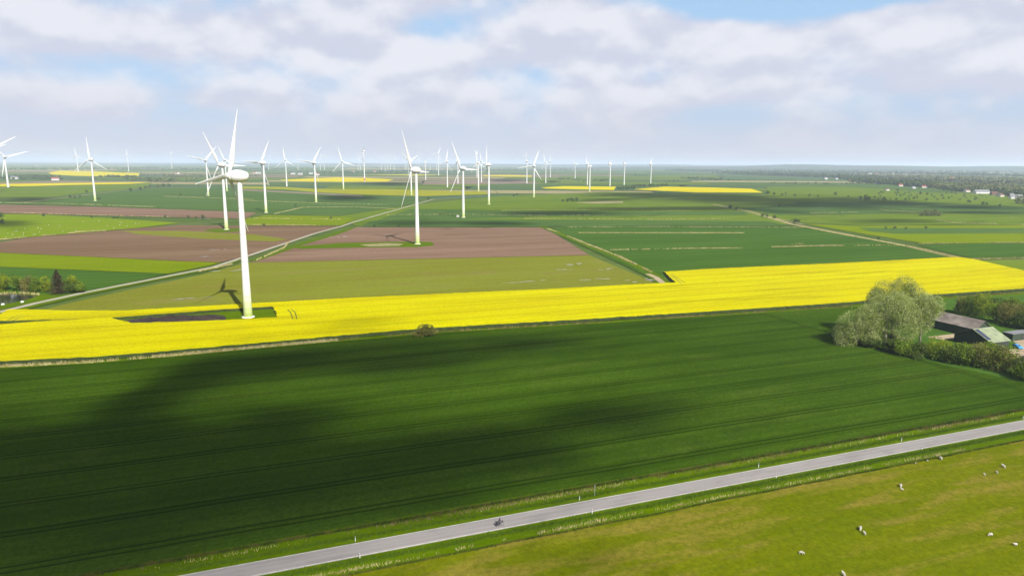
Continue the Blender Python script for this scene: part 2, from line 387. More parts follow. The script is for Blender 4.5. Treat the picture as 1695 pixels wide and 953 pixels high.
F('field', [(-90, 337), (150, 342), (300, 347), (425, 352), (405, 362), (300, 360), (180, 357), (-90, 351)], 'brown', 0.07, 'bare brown strip behind the sheep pasture')
F('field', [(400, 364), (440, 356), (560, 358), (590, 362), (566, 373), (410, 373)], 'bright', 0.06)
F('field', [(-90, 353), (60, 355), (180, 361), (298, 369), (232, 377), (160, 383.5), (53, 392), (-90, 406)], 'lime', 0.09, 'bright green far pasture dotted with sheep')
F('field', [(-90, 408), (0, 401), (53, 392.5), (160, 384), (232, 377.5), (300, 372.5), (408, 374), (566, 374.5), (520, 387), (468, 404), (411, 424), (365, 434), (300, 432), (125, 423.7), (-90, 414)], 'brown_dark', 0.08, 'bare brown field left of the pale track')
F('field', [(200, 382), (300, 382.5), (420, 388), (476, 396), (455, 400), (330, 395), (230, 388)], 'olive', 0.10)
F('field', [(-90, 414.5), (125, 424), (300, 432.5), (366, 434.5), (345, 440), (278, 453), (143, 447.3), (-90, 438)], 'bright', 0.09, 'bright green grass strip below the bare brown field')
F('field', [(-90, 438.5), (143, 447.8), (278, 453.5), (200, 471), (142, 482), (100, 490), (-90, 480)], 'dark', 0.08, 'dark green strip behind the pond trees')
F('field', [(-120, 470), (100, 489), (142, 483), (75, 497), (0, 513), (-120, 545)], 'verge', 0.085, 'rough grass around the pond')
F('field', [(412, 434.6), (590, 376.2), (902, 376.6), (975, 422), (700, 428.2)], 'brown', 0.08, 'bare brown field around a wind turbine')
F('field', [(400, 437), (412, 434.8), (700, 428.6), (975, 422.4), (1087, 469), (1093, 474), (870, 485), (580, 499), (430, 507), (304, 514), (203, 520), (114, 520), (51, 518), (100, 505), (200, 483), (330, 455.5)], 'olive', 0.09, 'olive field of thin young crop with wet patches')
F('grass_strip', [(413, 432), (470, 411), (520, 395), (580, 377), (590, 376.6), (560, 388), (500, 406), (425, 432.5)], 'verge', 0.12)
F('grass_pad', [(478, 409), (560, 402.5), (640, 400.5), (714, 400.4), (719, 406.5), (690, 409.2), (600, 409.6), (500, 412)], 'verge', 0.13, 'green grass pad at the foot of a turbine in the bare field')
F('gravel_patch', [(595, 405), (640, 402.6), (668, 404), (660, 407), (610, 408)], 'tan', 0.15)
F('grass_pad', [(335, 382), (352, 379), (395, 378), (398, 383), (360, 385)], 'verge', 0.12)
for k, (px_, py_, a_, b_) in enumerate([(378, 448, 9, 1.6), (962, 437.5, 10, 2.2), (1056, 464, 9, 2.4), (1002, 446, 7, 1.2), (940, 446, 12, 1.0), (985, 462, 10, 1.0), (560, 392, 9, 1.6), (358, 424, 10, 1.2), (372, 413, 16, .9), (305, 494, 14, 1.0), (345, 362, 8, 2.4), (880, 466, 16, .9)]):
    c = at(px_, py_); pr_ = random.Random(k)
    for j in range(5):
        cj = c + GU * (a_ * pr_.uniform(-1.1, 1.1)) + GV * (b_ * pr_.uniform(-2.2, 2.2)); aj, bj = a_ * pr_.uniform(.12, .42), b_ * pr_.uniform(.3, .8)
        poly_obj('puddle', [cj + GU * (aj * math.cos(t) * pr_.uniform(.55, 1.2)) + GV * (bj * math.sin(t) * pr_.uniform(.5, 1.3)) for t in np.linspace(0, 2 * math.pi, 13)[:-1]], M['puddle'], 0.14 + j * .004)
F('pond', [(-70, 490), (0, 486.5), (40, 487.5), (63, 489.5), (52, 494), (22, 501), (-20, 508), (-70, 512)], 'pond', 0.13, 'dark pond beside the pale track')

# tracks and paths
struct(ribbon('track', pxline([(-60, 530), (0, 516.5), (60, 502), (142, 484), (279, 457), (355, 442), (396, 428.5), (411, 423.5), (468, 404.5), (520, 387), (566, 374.5), (583, 368.5), (612, 360), (679, 341), (717, 330), (806, 323.5)]), 4.4, M['track'], 0.16), 'pale concrete farm track winding between the fields')
ribbon('track_verge', pxline([(-60, 534), (0, 520.5), (60, 506), (142, 487), (279, 459.5), (355, 444.5), (396, 431)]), 5.0, M['verge'], 0.13)
ribbon('path', pxline([(-60, 337), (40, 335), (110, 327), (150, 321.5), (200, 316), (262, 310.5), (430, 309)]), 7, M['tan'], 0.14, 'sandy path crossing the meadows')
ribbon('ditch_bank', pxline([(898, 375), (925, 387), (970, 406), (1010, 421), (1050, 439), (1080, 455), (1100, 470)]), 9, M['verge'], 0.13, 'grassy ditch bank beside the bare and olive fields')
ribbon('ditch', pxline([(900, 378), (922, 388), (966, 407), (1006, 422.5), (1046, 441), (1074, 455)]), 2.2, M['dark'], 0.15)
ribbon('path', pxline([(1180, 338), (1240, 350), (1310, 371), (1390, 386), (1500, 407), (1560, 421), (1602, 430)]), 7, M['reed'], 0.14, 'dry diagonal ditch between green fields')
ribbon('path', pxline([(1225, 347), (1270, 358), (1330, 372)]), 4, M['tan'], 0.16)
ribbon('path', pxline([(1072, 453.5), (1085, 459), (1094, 466), (1103, 473.5)]), 4, M['sand'], 0.17)

# ------------------------------------------------------------------ near fields
poly_obj('wheat_field', [uv(-320, 129.6), uv(-120, 129.2), uv(60, 130.0), uv(120, 129.4), uv(420, 129.2), uv(420, 136), uv(241, 146), uv(236, 165), uv(232, 182), uv(233, 212), uv(243, 234), uv(300, 263), uv(420, 262), uv(356, 264), uv(281, 264), uv(148, 272.5), uv(65, 279), uv(-1, 279), uv(-59, 278.5), uv(-88, 282), uv(-330, 292)], M['wheat'], 0.10, 'large dark green wheat field lying partly in cloud shadow')
poly_obj('meadow', [uv(233, 140), uv(420, 134), uv(430, 262), uv(300, 263), uv(243, 234), uv(232, 210), uv(231, 180)], M['dark'], 0.08)
poly_obj('verge', [uv(-320, 123.2), uv(430, 123.2), uv(430, 129.9), uv(-320, 129.9)], M['verge'], 0.07, 'grassy roadside verge with dry reeds beside the wheat')
poly_obj('verge', [uv(-320, 112.6), uv(430, 112.6), uv(430, 118.6), uv(-320, 118.6)], M['verge'], 0.07, 'bright green roadside verge beside the sheep pasture')
poly_obj('pasture', [uv(-330, 20), uv(430, 20), uv(430, 113.2), uv(-330, 113.2)], M['pasture'], 0.10, 'sheep pasture of yellow green grass with dry patches')

# road: asphalt slab with worn wheel paths and a white line along each edge
m, nt, b = new_mat('asphalt'); g = grid_coords(nt)
s1 = nrange(nt, nnoise(nt, g, 0.03, 1.1, 4, 0.6), 0.3, 0.7); s2 = nnoise(nt, g, 3.0, 3.0, 5, 0.7)
s3 = nrange(nt, nnoise(nt, g, 0.12, 0.25, 3, 0.6, 7), 0.45, 0.7)
col = nmix(nt, s1, C(160, 154, 150), C(180, 174, 170)); col = nmix(nt, nmath(nt, 'MULTIPLY', s3, .6), col, C(146, 140, 138))
sp = nt.nodes.new('ShaderNodeSeparateXYZ'); nt.links.new(g, sp.inputs[0])
wheel = nrange(nt, nmath(nt, 'ABSOLUTE', nmath(nt, 'SUBTRACT', nmath(nt, 'ABSOLUTE', nmath(nt, 'SUBTRACT', sp.outputs[1], 120.75)), 0.85)), 0.1, 0.45, 0.22, 0.0)
col = nmix(nt, wheel, col, C(196, 190, 188))
col = nmix(nt, nrange(nt, s2, 0.3, 0.7, 0.0, 0.25), col, C(118, 112, 110))
nt.links.new(col, b.inputs['Base Color']); b.inputs['Roughness'].default_value = 0.85; M['asphalt'] = m
M['paint'] = plain('road_paint', C(232, 228, 214), 0.7, 0.22, 0.6)
ROAD0, ROAD1 = 118.35, 123.1
rb = MB(); rb.add([uv(-320, ROAD0, .13), uv(430, ROAD0, .13), uv(430, ROAD1, .13), uv(-320, ROAD1, .13), uv(-320, ROAD0 - .15, 0), uv(430, ROAD0 - .15, 0), uv(430, ROAD1 + .15, 0), uv(-320, ROAD1 + .15, 0)], [(0, 1, 2, 3), (4, 5, 1, 0), (3, 2, 6, 7)])
road = struct(rb.build('road', M['asphalt']), 'narrow grey asphalt road with white edge lines')
for v0 in (ROAD0 + 0.06, ROAD1 - 0.27):
    q = MB(); q.add([uv(-320, v0, .134), uv(430, v0, .134), uv(430, v0 + .17, .134), uv(-320, v0 + .17, .134)], [(0, 1, 2, 3)]); q.build('edge_line', M['paint'], road)

# rapeseed: a standing crop 1.3 m high with green stems at its edges
def crop_block(name, pts, h, z0, top, side, label):
    pts = [Vector((p.x, p.y, 0)) for p in pts]; n = len(pts)
    # fine edge points so that the outline is uneven like standing plants
    dense = []
    for i in range(n):
        a, c = pts[i], pts[(i + 1) % n]; k = max(1, int((c - a).length / 2.2))
        for j in range(k):
            p = a.lerp(c, j / k)
            dense.append(p + Vector((noise.noise(p * .35), noise.noise(p * .35 + Vector((9, 4, 1))), 0)) * 1.0 + Vector((noise.noise(p * 1.7), noise.noise(p * 1.7 + Vector((3, 8, 2))), 0)) * .5)
    n = len(dense); tris = tessellate_polygon([dense])
    vs = [(p.x, p.y, z0 + h) for p in dense] + [(p.x, p.y, z0 - .05) for p in dense]
    me = mesh_of(name, vs, [tuple(t) for t in tris] + [(i, (i + 1) % n, n + (i + 1) % n, n + i) for i in range(n)])
    bm = bmesh.new(); bm.from_mesh(me); bmesh.ops.recalc_face_normals(bm, faces=bm.faces); bm.to_mesh(me); bm.free()
    me.materials.append(top); me.materials.append(side)
    for p in me.polygons: p.material_index = 0 if abs(p.normal.z) > .5 else 1; 
    for p in me.polygons:
        if p.material_index == 0 and p.normal.z < 0: p.flip()
    o = bpy.data.objects.new(name, me); COL.objects.link(o); return struct(o, label)
crop_block('rapeseed_field', pxline([(-70, 553), (0, 541.5), (89, 534.5), (185, 530.5), (221, 539.5), (368, 534.5), (459, 529.5), (453, 511.5), (355, 517.5), (178, 531), (89, 533.5), (-70, 538), (-70, 533), (0, 524.5), (15, 516.6), (51, 516.4), (114, 518.4), (203, 518.4), (304, 512.4), (430, 505.4), (580, 497), (880, 483.2), (1091, 472.2), (1118, 471), (1099, 453), (1170, 448.4), (1460, 434.6), (1582, 428), (1607, 430.6), (1700, 452), (1820, 478), (1695, 481), (1559, 490.5), (1390, 505.5), (1000, 531), (700, 548.5), (430, 572.5), (279, 586.5), (152, 596.5), (0, 603.5), (-70, 612)]),
           1.3, 0.10, M['rape'], M['stem'], 'broad bright yellow rapeseed field running past the nearest turbine')
for l in ([(476, 512), (481, 517), (483, 523), (484.5, 528)], [(482, 511.5), (488, 516), (490, 522), (491, 528)], [(1108, 454), (1118, 461), (1128, 469)], [(1112, 453.5), (1123, 461), (1134, 468)], [(12, 530), (24, 524), (40, 520)], [(20, 531), (33, 525), (50, 521)]):
    ribbon('wheel_track', [at(x, y, 1.41) for x, y in l], .5, M['stem'], 1.408)
F('grass_pad', [(-80, 555), (0, 543), (89, 536), (185, 532), (221, 541), (368, 536), (461, 531), (455, 510), (355, 516), (178, 529.5), (89, 531.5), (-80, 536)], 'verge', 0.11, 'green grass pad cut into the rapeseed at the turbine foot')
F('reed_margin', [(-80, 614), (0, 605), (152, 597.5), (279, 587.5), (430, 573.5), (700, 549.5), (1000, 532), (1390, 506.5), (1560, 491.5), (1760, 479), (1760, 484), (1560, 496), (1390, 510), (1000, 535), (700, 553), (430, 577), (279, 591.5), (152, 602), (0, 610), (-80, 619)], 'verge', 0.12)
# soil clamp beside the pad: a low uneven heap
def heap(name, px, hgt, mat, label):
    pts = pxline(px); c = sum(pts, Vector()) / len(pts); rings = []
    vs, fs = [], []; K = 40; NR = 7
    per = []
    for i in range(K):
        t = i / K * len(pts); a = pts[int(t) % len(pts)]; d = pts[(int(t) + 1) % len(pts)]; per.append(a.lerp(d, t - int(t)))
    for r_ in range(NR):
        s = 1 - r_ / NR
        for p in per:
            q = c + (p - c) * s; z = hgt * (1 - s * s) * (.55 + .9 * noise.noise(q * .25)) + .1 * (noise.noise(q * 1.3)) + .12
            vs.append((q.x, q.y, max(.05, z) if r_ else 0.05))
    vs.append((c.x, c.y, hgt))
    for r_ in range(NR - 1):
        for i in range(K): j = (i + 1) % K; fs.append((r_*K+i, r_*K+j, (r_+1)*K+j, (r_+1)*K+i))
    for i in range(K): fs.append(((NR-1)*K+i, (NR-1)*K+(i+1) % K, NR*K))
    return tag(link(name, mesh_of(name, vs, fs, True), mat), label, 'soil heap')
M['soil'] = plain('dark_soil', C(30, 22, 18), 0.95, 0.45, 0.7, c2=C(78, 60, 50))
heap('soil_heap', [(203, 531), (240, 527), (300, 523.5), (350, 521.5), (372, 522), (378, 528), (368, 533), (300, 536.5), (224, 539.5)], 2.3, M['soil'], 'long dark soil heap on the grass pad near the turbine foot')

# ------------------------------------------------------------------ reeds and grass blades (uncountable: stuff)
def blades(name, pts, w, per_m, h, bw, mat, lean=0.35, z=0.1, seed=0, gap=0.0, clump=0.0):
    rg = np.random.default_rng(seed); P0 = np.array([[p.x, p.y] for p in pts]); seg = np.diff(P0, axis=0); ln = np.hypot(seg[:, 0], seg[:, 1])
    tot = ln.sum(); n = int(tot * per_m); t = rg.uniform(0, tot, n)
    if gap > 0:
        keep = np.array([noise.noise(Vector((tt * .035, seed * 3.1, 0))) + .5 * noise.noise(Vector((tt * .25, seed, 4))) + random.uniform(-.28, .28) for tt in t]) > (gap - .5); t = t[keep]; n = len(t)
    cs = np.concatenate([[0], np.cumsum(ln)]); k = np.clip(np.searchsorted(cs, t) - 1, 0, len(ln) - 1)
    d = seg / ln[:, None]; base = P0[k] + d[k] * (t - cs[k])[:, None]
    nrm = np.stack([-d[k][:, 1], d[k][:, 0]], 1)
    base = base + nrm * (rg.normal(0, .32, n).clip(-.8, .8) * w / 1.0)[:, None] * .7
    hh = h * rg.uniform(.45, 1.15, n); a = rg.uniform(0, 2 * np.pi, n); bb = bw * rg.uniform(.6, 1.4, n)
    dx, dy = np.cos(a) * bb / 2, np.sin(a) * bb / 2
    tip = rg.normal(0, lean, (n, 2)) * hh[:, None]
    V = np.zeros((n, 3, 3)); V[:, 0, 0] = base[:, 0] - dx; V[:, 0, 1] = base[:, 1] - dy; V[:, 1, 0] = base[:, 0] + dx; V[:, 1, 1] = base[:, 1] + dy
    V[:, 0, 2] = V[:, 1, 2] = z - .05; V[:, 2, 0] = base[:, 0] + tip[:, 0]; V[:, 2, 1] = base[:, 1] + tip[:, 1]; V[:, 2, 2] = z + hh
    return struct(link(name, np_mesh(name, V.reshape(-1, 3), np.arange(n * 3).reshape(-1, 3)), mat), None, 'stuff')
M['reed_blade'] = leaf_mat('reed_blades', C(226, 208, 140), C(248, 234, 178), C(206, 192, 116), 0.2)
M['reed_brown'] = leaf_mat('reed_brown', C(150, 130, 80), C(190, 172, 112), C(120, 116, 50), 0.2)
M['grass_blade'] = leaf_mat('grass_blades', C(78, 112, 8), C(112, 146, 18), C(96, 128, 10), 0.2)
M['dark_blade'] = leaf_mat('weed_blades', C(58, 82, 16), C(90, 108, 30), C(120, 116, 50), 0.2)
def uline(v, u0_, u1_, step=4.0, wob=.35, sd=0):
    return [uv(x, v + wob * noise.noise(Vector((x * .06, sd, 0)))) for x in np.arange(u0_, u1_ + .1, step)]
blades('dry_reeds', uline(114.3, -120, 330, sd=1), 1.1, 22, 0.55, .12, M['reed_blade'], seed=1, gap=.66)
blades('dry_reeds', uline(114.3, 28, 66, sd=1), 1.1, 48, .65, .14, M['reed_blade'], seed=2, gap=.34)
blades('dry_reeds', uline(127.3, -120, 330, sd=2), 1.9, 20, 0.6, .12, M['reed_brown'], seed=3, gap=.56)
blades('dry_reeds', uline(126.9, -120, 330, sd=2), 1.4, 10, 0.6, .12, M['reed_blade'], seed=4, gap=.74)
blades('verge_grass', uline(128.6, -120, 330, sd=3), 1.4, 50, 0.6, .14, M['dark_blade'], seed=5)
blades('verge_grass', uline(116.6, -120, 330, sd=4), 2.4, 70, 0.42, .12, M['grass_blade'], seed=6)
blades('verge_grass', uline(125.0, -120, 330, sd=5), 2.2, 60, 0.38, .12, M['grass_blade'], seed=7)
blades('verge_grass', uline(113.0, -120, 330, sd=6), .7, 40, 0.45, .12, M['dark_blade'], seed=8)
blades('dry_reeds', pxline([(-60, 616), (0, 608), (152, 600.3), (279, 590), (430, 575.6), (560, 564)]), 1.5, 40, 1.2, .25, M['reed_blade'], seed=9, gap=.36)
blades('dry_reeds', pxline([(560, 564), (700, 551.6), (1000, 533.8), (1390, 508.6), (1560, 494), (1700, 484)]), 1.3, 16, 1.0, .25, M['reed_brown'], seed=10, gap=.4)
for i, (l, w, pm, gp) in enumerate([
        ([(940, 376.5), (1100, 375.8), (1330, 377)], 2.2, 9, .45), ([(958, 386), (1100, 386.2), (1232, 386.2)], 3.6, 22, .1), ([(1010, 414.5), (1130, 412), (1250, 411)], 2.8, 14, .36),
        ([(1278, 409.5), (1340, 408), (1397, 407)], 3.4, 26, .1), ([(1397, 407), (1450, 406.5), (1500, 407)], 1.4, 8, .4), ([(868, 362.3), (1000, 362.6), (1090, 363.8), (1210, 362.5)], 3.5, 7, .3),
        ([(905, 379), (925, 385), (970, 404), (1010, 419), (1050, 437), (1078, 451)], 2.8, 16, .3), ([(20, 352), (100, 354.5), (180, 357), (282, 359.5)], 4, 9, .4), ([(0, 397.5), (45, 393)], 2.5, 18, .1), ([(70, 390.5), (92, 389)], 3, 20, .1), ([(112, 387), (135, 383.8), (175, 382)], 3, 18, .1),
        ([(425, 431), (470, 411), (478, 401)], 1.6, 12, .3), ([(330, 450), (385, 438)], 1.5, 16, .2), ([(0, 487), (40, 486), (65, 488.5)], 1.6, 14, .3),
        ([(405, 361), (480, 362.5), (565, 363.5)], 3, 8, .3), ([(410, 372.5), (490, 373), (560, 373.6)], 2.6, 10, .3), ([(500, 343.5), (590, 343), (655, 346)], 4, 8, .2), ([(455, 354), (500, 344)], 3, 8, .2), ([(405, 332), (540, 337), (640, 339)], 4, 6, .3), ([(640, 356), (760, 355), (900, 357), (1000, 356.5)], 4, 6, .35), ([(830, 349), (1000, 347), (1140, 349)], 4, 6, .3),
        ([(1455, 347), (1500, 351), (1530, 352)], 4, 10, .1), ([(1550, 364), (1580, 369), (1650, 371)], 4, 10, .1), ([(1600, 430), (1640, 429), (1760, 426)], 2.2, 14, .2), ([(1520, 404), (1620, 402.6), (1760, 401)], 2, 10, .3), ([(1310, 372), (1390, 388), (1480, 404)], 3, 8, .3), ([(1500, 407.5), (1560, 421), (1600, 430.5)], 4, 16, .2), ([(1660, 371.5), (1760, 373)], 3, 8, .3), ([(1340, 353), (1420, 351.5)], 4, 6, .2), ([(0, 336), (110, 337.5), (260, 343)], 4, 7, .3), ([(270, 325), (420, 330.5)], 5, 6, .2), ([(1310, 404.5), (1330, 404)], 2, 4, 0)]):
    blades('dry_reeds', pxline(l), w * .8, pm * .55, 1.3, .55, M['reed_blade'], seed=30 + i, gap=gp, z=.2)

# ------------------------------------------------------------------ wind turbines
m, nt, b = new_mat('turbine_white'); g_ = nt.nodes.new('ShaderNodeTexCoord'); n_ = nt.nodes.new('ShaderNodeTexNoise'); nt.links.new(g_.outputs['Object'], n_.inputs['Vector'])
n_.inputs['Scale'].default_value = 0.4; nt.links.new(nmix(nt, nrange(nt, n_.outputs['Fac'], .3, .7), (.43, .44, .44), (.48, .48, .475)), b.inputs['Base Color']); b.inputs['Roughness'].default_value = 0.45; b.inputs['Specular IOR Level'].default_value = 0.3
M['white'] = m
BAND = [plain('tower_band_%s' % n, c, 0.5, 0.04, 0.3) for n, c in zip(('deep', 'olive', 'lime', 'pale', 'cream'), [(.25, .30, .08), (.30, .35, .14), (.35, .39, .21), (.41, .43, .30), (.46, .475, .40)])]
M['red'] = plain('warning_red', (.45, .05, .03), .5, .1)
M['dark_metal'] = plain('dark_opening', (.03, .03, .035), .6, .2)
M['concrete'] = plain('foundation_concrete', (.42, .41, .38), .85, .15, .4)
def tower_r(z): return 2.05 + (1.05 - 2.05) * (z ** 0.85)          # radius at relative height
def tower_mesh(z0, z1, name, n=24, door=False):
    mb = MB(); K = 8
    mb.lathe([(tower_r(z0 + (z1 - z0) * i / K), z0 + (z1 - z0) * i / K) for i in range(K + 1)], 'z', n); return mesh_of(name, mb.v, mb.f, True)
TB = [0.0, 0.035, 0.075, 0.12, 0.17, 0.23]
tower_white = tower_mesh(TB[-1], 1.0, 'tower'); tower_full = tower_mesh(0.0, 1.0, 'tower', 14)
band_me = [tower_mesh(TB[i], TB[i + 1], 'colour_band') for i in range(5)]
for me, bm_ in zip(band_me, BAND): me.materials.append(bm_)
tower_white.materials.append(M['white']); tower_full.materials.append(M['white'])
def lathe_mesh(name, prof, axis, n, mat):
    mb = MB(); mb.lathe(prof, axis, n); me = mesh_of(name, mb.v, mb.f, True); me.materials.append(mat); return me
nac_me = lathe_mesh('nacelle', [(0.3, -4.3), (1.1, -4.15), (1.8, -3.6), (2.3, -2.5), (2.65, -1.2), (2.85, 0.2), (2.85, 1.5), (2.7, 2.5), (2.5, 2.9)], 'x', 24, M['white'])
hub_me = lathe_mesh('hub', [(2.45, 2.95), (2.4, 3.6), (2.2, 4.6), (1.7, 5.1), (1.1, 5.5), (.5, 5.7), (.05, 5.75)], 'x', 24, M['white'])
fnd_me = lathe_mesh('foundation', [(2.95, -0.3), (2.95, .2), (2.8, .34), (2.1, .4)], 'z', 24, M['concrete'])
def blade_mesh():
    K, n = 18, 12; vs, fs = [], []
    for k in range(K + 1):
        s = k / K; z = 0.035 + s * .965
        if s < .06: ch, th = .046, .046
        elif s < .2: q = (s - .06) / .14; q = q * q * (3 - 2 * q); ch = .046 + (.092 - .046) * q; th = .046 + (.022 - .046) * q
        else: q = (s - .2) / .8; ch = .092 + (.014 - .092) * q ** .8; th = .022 + (.003 - .022) * q ** .7
        if s > .97: ch *= .45
        tw = math.radians(38 - 28 * min(1, s * 1.2)); off = .22 * (ch - .046) if s > .06 else 0
        for i in range(n):
            a = 2 * math.pi * i / n; y = ch / 2 * math.cos(a) - off; x = th / 2 * math.sin(a) * (1 + .35 * math.cos(a))
            vs.append((x * math.cos(tw) + y * math.sin(tw), y * math.cos(tw) - x * math.sin(tw), z))
    for k in range(K):
        for i in range(n): j = (i + 1) % n; fs.append((k*n+i, k*n+j, (k+1)*n+j, (k+1)*n+i))
    fs.append(tuple(range(n - 1, -1, -1))); fs.append(tuple(K * n + i for i in range(n)))
    me = mesh_of('blade', vs, fs, True); me.materials.append(M['white']); return me
blade_me = blade_mesh()
vent_mb = MB(); vent_mb.box((-3.4, -2.05, -.5), (-2.9, -1.75, .3)); vent_me = mesh_of('vent', vent_mb.v, vent_mb.f); vent_me.materials.append(M['dark_metal'])
door_mb = MB(); door_mb.box((1.6, -.5, 1.0), (2.08, .5, 3.2)); door_me = mesh_of('door', door_mb.v, door_mb.f); door_me.materials.append(M['dark_metal'])
plat_me = lathe_mesh('platform', [(1.4, -.3), (2.6, -.3), (2.6, .5), (1.4, .5)], 'z', 16, M['dark_metal'])
ring_me = lathe_mesh('joint_ring', [(1.0, -.12), (1.02, -.12), (1.02, .12), (1.0, .12)], 'z', 24, plain('joint_grey', (.30, .30, .30), .5, .1))
GRP = 'wind turbines of the wind farm'
def turbine(x, y, hub, yaw, phi, L, label, group=None, near=0, special=None):
    t = empty('wind_turbine', (x, y, 0.1), math.radians(yaw)); tag(t, label, 'wind turbine', group)
    sc = 1.0 if L < 44 else L / 40.0
    if near:
        link('foundation', fnd_me, None, t)
        o = link('tower', tower_white, None, t); o.scale = (1, 1, hub - 2.4)
        for me in band_me: q = link('colour_band', me, None, t); q.scale = (1, 1, hub - 2.4)
        if near > 1:
            for zz in (.42, .62, .81): q = link('joint_ring', ring_me, None, t); q.location = (0, 0, zz * (hub - 2.4)); q.scale = (tower_r(zz), tower_r(zz), 1)
            link('door', door_me, None, t); q = link('vent', vent_me, None, t); q.location = (0, 0, hub)
    else:
        o = link('tower', tower_full, None, t); o.scale = (sc, sc, hub - 2.4)
    if special == 'red':
        q = link('colour_band', lathe_mesh('colour_band', [(2.2 * sc, hub * .035), (2.15 * sc, hub * .11)], 'z', 14, M['red']), None, t)
        q = link('platform', plat_me, None, t); q.location = (0, 0, hub * .66)
    n_ = link('nacelle', nac_me, None, t); n_.location = (0, 0, hub); n_.scale = (sc,) * 3
    h_ = link('hub', hub_me, None, t); h_.location = (0, 0, hub); h_.scale = (sc,) * 3
    for k in range(3):
        bl = link('blade', blade_me, None, t); bl.location = (4.5 * sc, 0, hub); bl.rotation_euler = (-math.radians(phi + 120 * k), 0, 0); bl.scale = (L,) * 3
    return t
TURB = [
 (-124.2, 313.9, 65.5, 180, 94, 34, 'largest white wind turbine standing on a grass pad in the rapeseed', 2),
 (-85.4, 612.2, 65.5, 162, 26, 38, 'white wind turbine on a grass pad in the bare brown field', 2),
 (-308.3, 735.5, 68.5, 156, 28, 38, 'white wind turbine on the grass edge of the brown field left of the track', 1),
 (-66.0, 921.2, 65.0, 144, 26, 38, 'white wind turbine with a small white cabin at its foot', 1),
 (-355.6, 988.8, 70.5, 162, 86, 38, 'white wind turbine at the corner of the brown strip and the meadow', 1),
 (-42.1, 1222.6, 69.5, 174, 110, 40, 'white wind turbine with one blade upright in the mown meadow strips', 1),
 (-766.1, 1261.1, 74.5, 162, 2, 41, 'white wind turbine on the cereal field by the sandy path', 1),
 (-361.4, 1264.1, 71.0, 150, 82, 38, 'white wind turbine on the cereal field with one level blade', 1),
 (-652.4, 1475.6, 74.5, 144, 76, 41, 'white wind turbine with a shaded blade pointing along the horizon', 1),
 (46.6, 1507.3, 66.5, 120, 96, 38, 'white wind turbine whose raised blade leans away from its tower', 1),
 (-229.1, 1558.6, 75.0, 150, 52, 36, 'white wind turbine at the edge of the dull yellow band', 1),
 (-716.4, 1727.8, 76.0, 141, 20, 38, 'white wind turbine just behind the turbine of the track field', 1),
 (-88.8, 1793.5, 73.0, 147, 12, 38, 'white wind turbine beyond the dull yellow band with widespread blades', 1),
 (201.6, 1804.6, 65.5, 178, 2, 36, 'white wind turbine in front of the yellow field with its rotor edge on', 1),
 (-459.8, 1873.9, 74.0, 129, 14, 41, 'white wind turbine in front of the bright yellow field, on its own shadow', 1),
]
for x, y, h, ya, ph, L, lab, near in TURB: turbine(x, y, h, ya, ph, L, lab, GRP, near)
turbine(-561.2, 2618.6, 113.5, 204, 58, 46, 'tall wind turbine with a red band low on its tower', GRP, 0, 'red')
MIDT = [(-675.2, 2062.4, 78, 147, 4, 41), (-196.7, 2081.5, 76, 147, 104, 41), (322.4, 2287, 70, 159, 48, 41), (259.9, 2404.7, 71.5, 165, 110, 41), (392.4, 2430, 73, 174, 52, 38),
        (-194.7, 2457.1, 78, 191, 110, 38), (52, 2529.8, 80.5, 156, 114, 41), (124.4, 2599.6, 75.5, 147, 16, 41), (525, 2626.3, 71.5, 153, 80, 38), (-118.6, 2630.3, 79, 117, 7, 38), (-371.4, 2952.6, 74, 186, 32, 38), (291.9, 3234.1, 69.5, 136, 31, 36), (198.1, 3637.2, 82, 152, 102, 38)]
for i, a in enumerate(MIDT):
    right = a[0] > 230
    turbine(*a, 'small white wind turbine standing behind the paired yellow fields' if right else 'small white wind turbine behind the dull yellow band', 'turbines behind the paired yellow fields' if right else 'turbines behind the dull yellow band')
FART = [(-183.3, 3557.3, 118, 163, 63, 44), (-435.1, 4063.7, 124, 128, 93, 46), (-2885, 4596, 106, 160, 6, 55), (-2697, 4861, 110, 150, 116, 50)]
for xpix, hz_ in [(285, 130), (445, 128), (493.5, 124), (530.5, 128), (537, 130), (593, 126), (596.5, 124), (631.5, 124), (637.5, 96), (642, 126), (646, 126), (652.5, 124), (671.5, 112), (692.5, 124), (712, 104), (722.8, 130)]:
    d = at(xpix, 281.5 if hz_ > 100 else 283) - Vector((0, 0, 0)); FART.append((d.x, d.y, hz_, 150 + prng.gauss(0, 20), prng.uniform(0, 120), 46))
for a in FART:
    az_ = math.degrees(math.atan2(a[0], a[1]))
    if az_ < -20: turbine(*a, 'slender pale wind turbine standing apart over the distant rapeseed', 'slender turbines over the distant rapeseed')
    else: turbine(*a, 'tiny white wind turbine in the crowded row near the horizon', 'tiny turbines near the horizon')
LEFT = [(-1375.2, 1879.3, 81, 112, 46, 56), (-1300, 1700, 92, 112, 50, 56), (-1190.2, 1586.9, 99.5, 112, 58, 56)]
for a, lb in zip(LEFT, ('white wind turbine whose foot stands on the thin rapeseed strip', 'white wind turbine half hidden behind the one on the thin rapeseed strip', 'tall white wind turbine of which only a blade shows beside the thin rapeseed strip')): turbine(*a, lb, GRP)
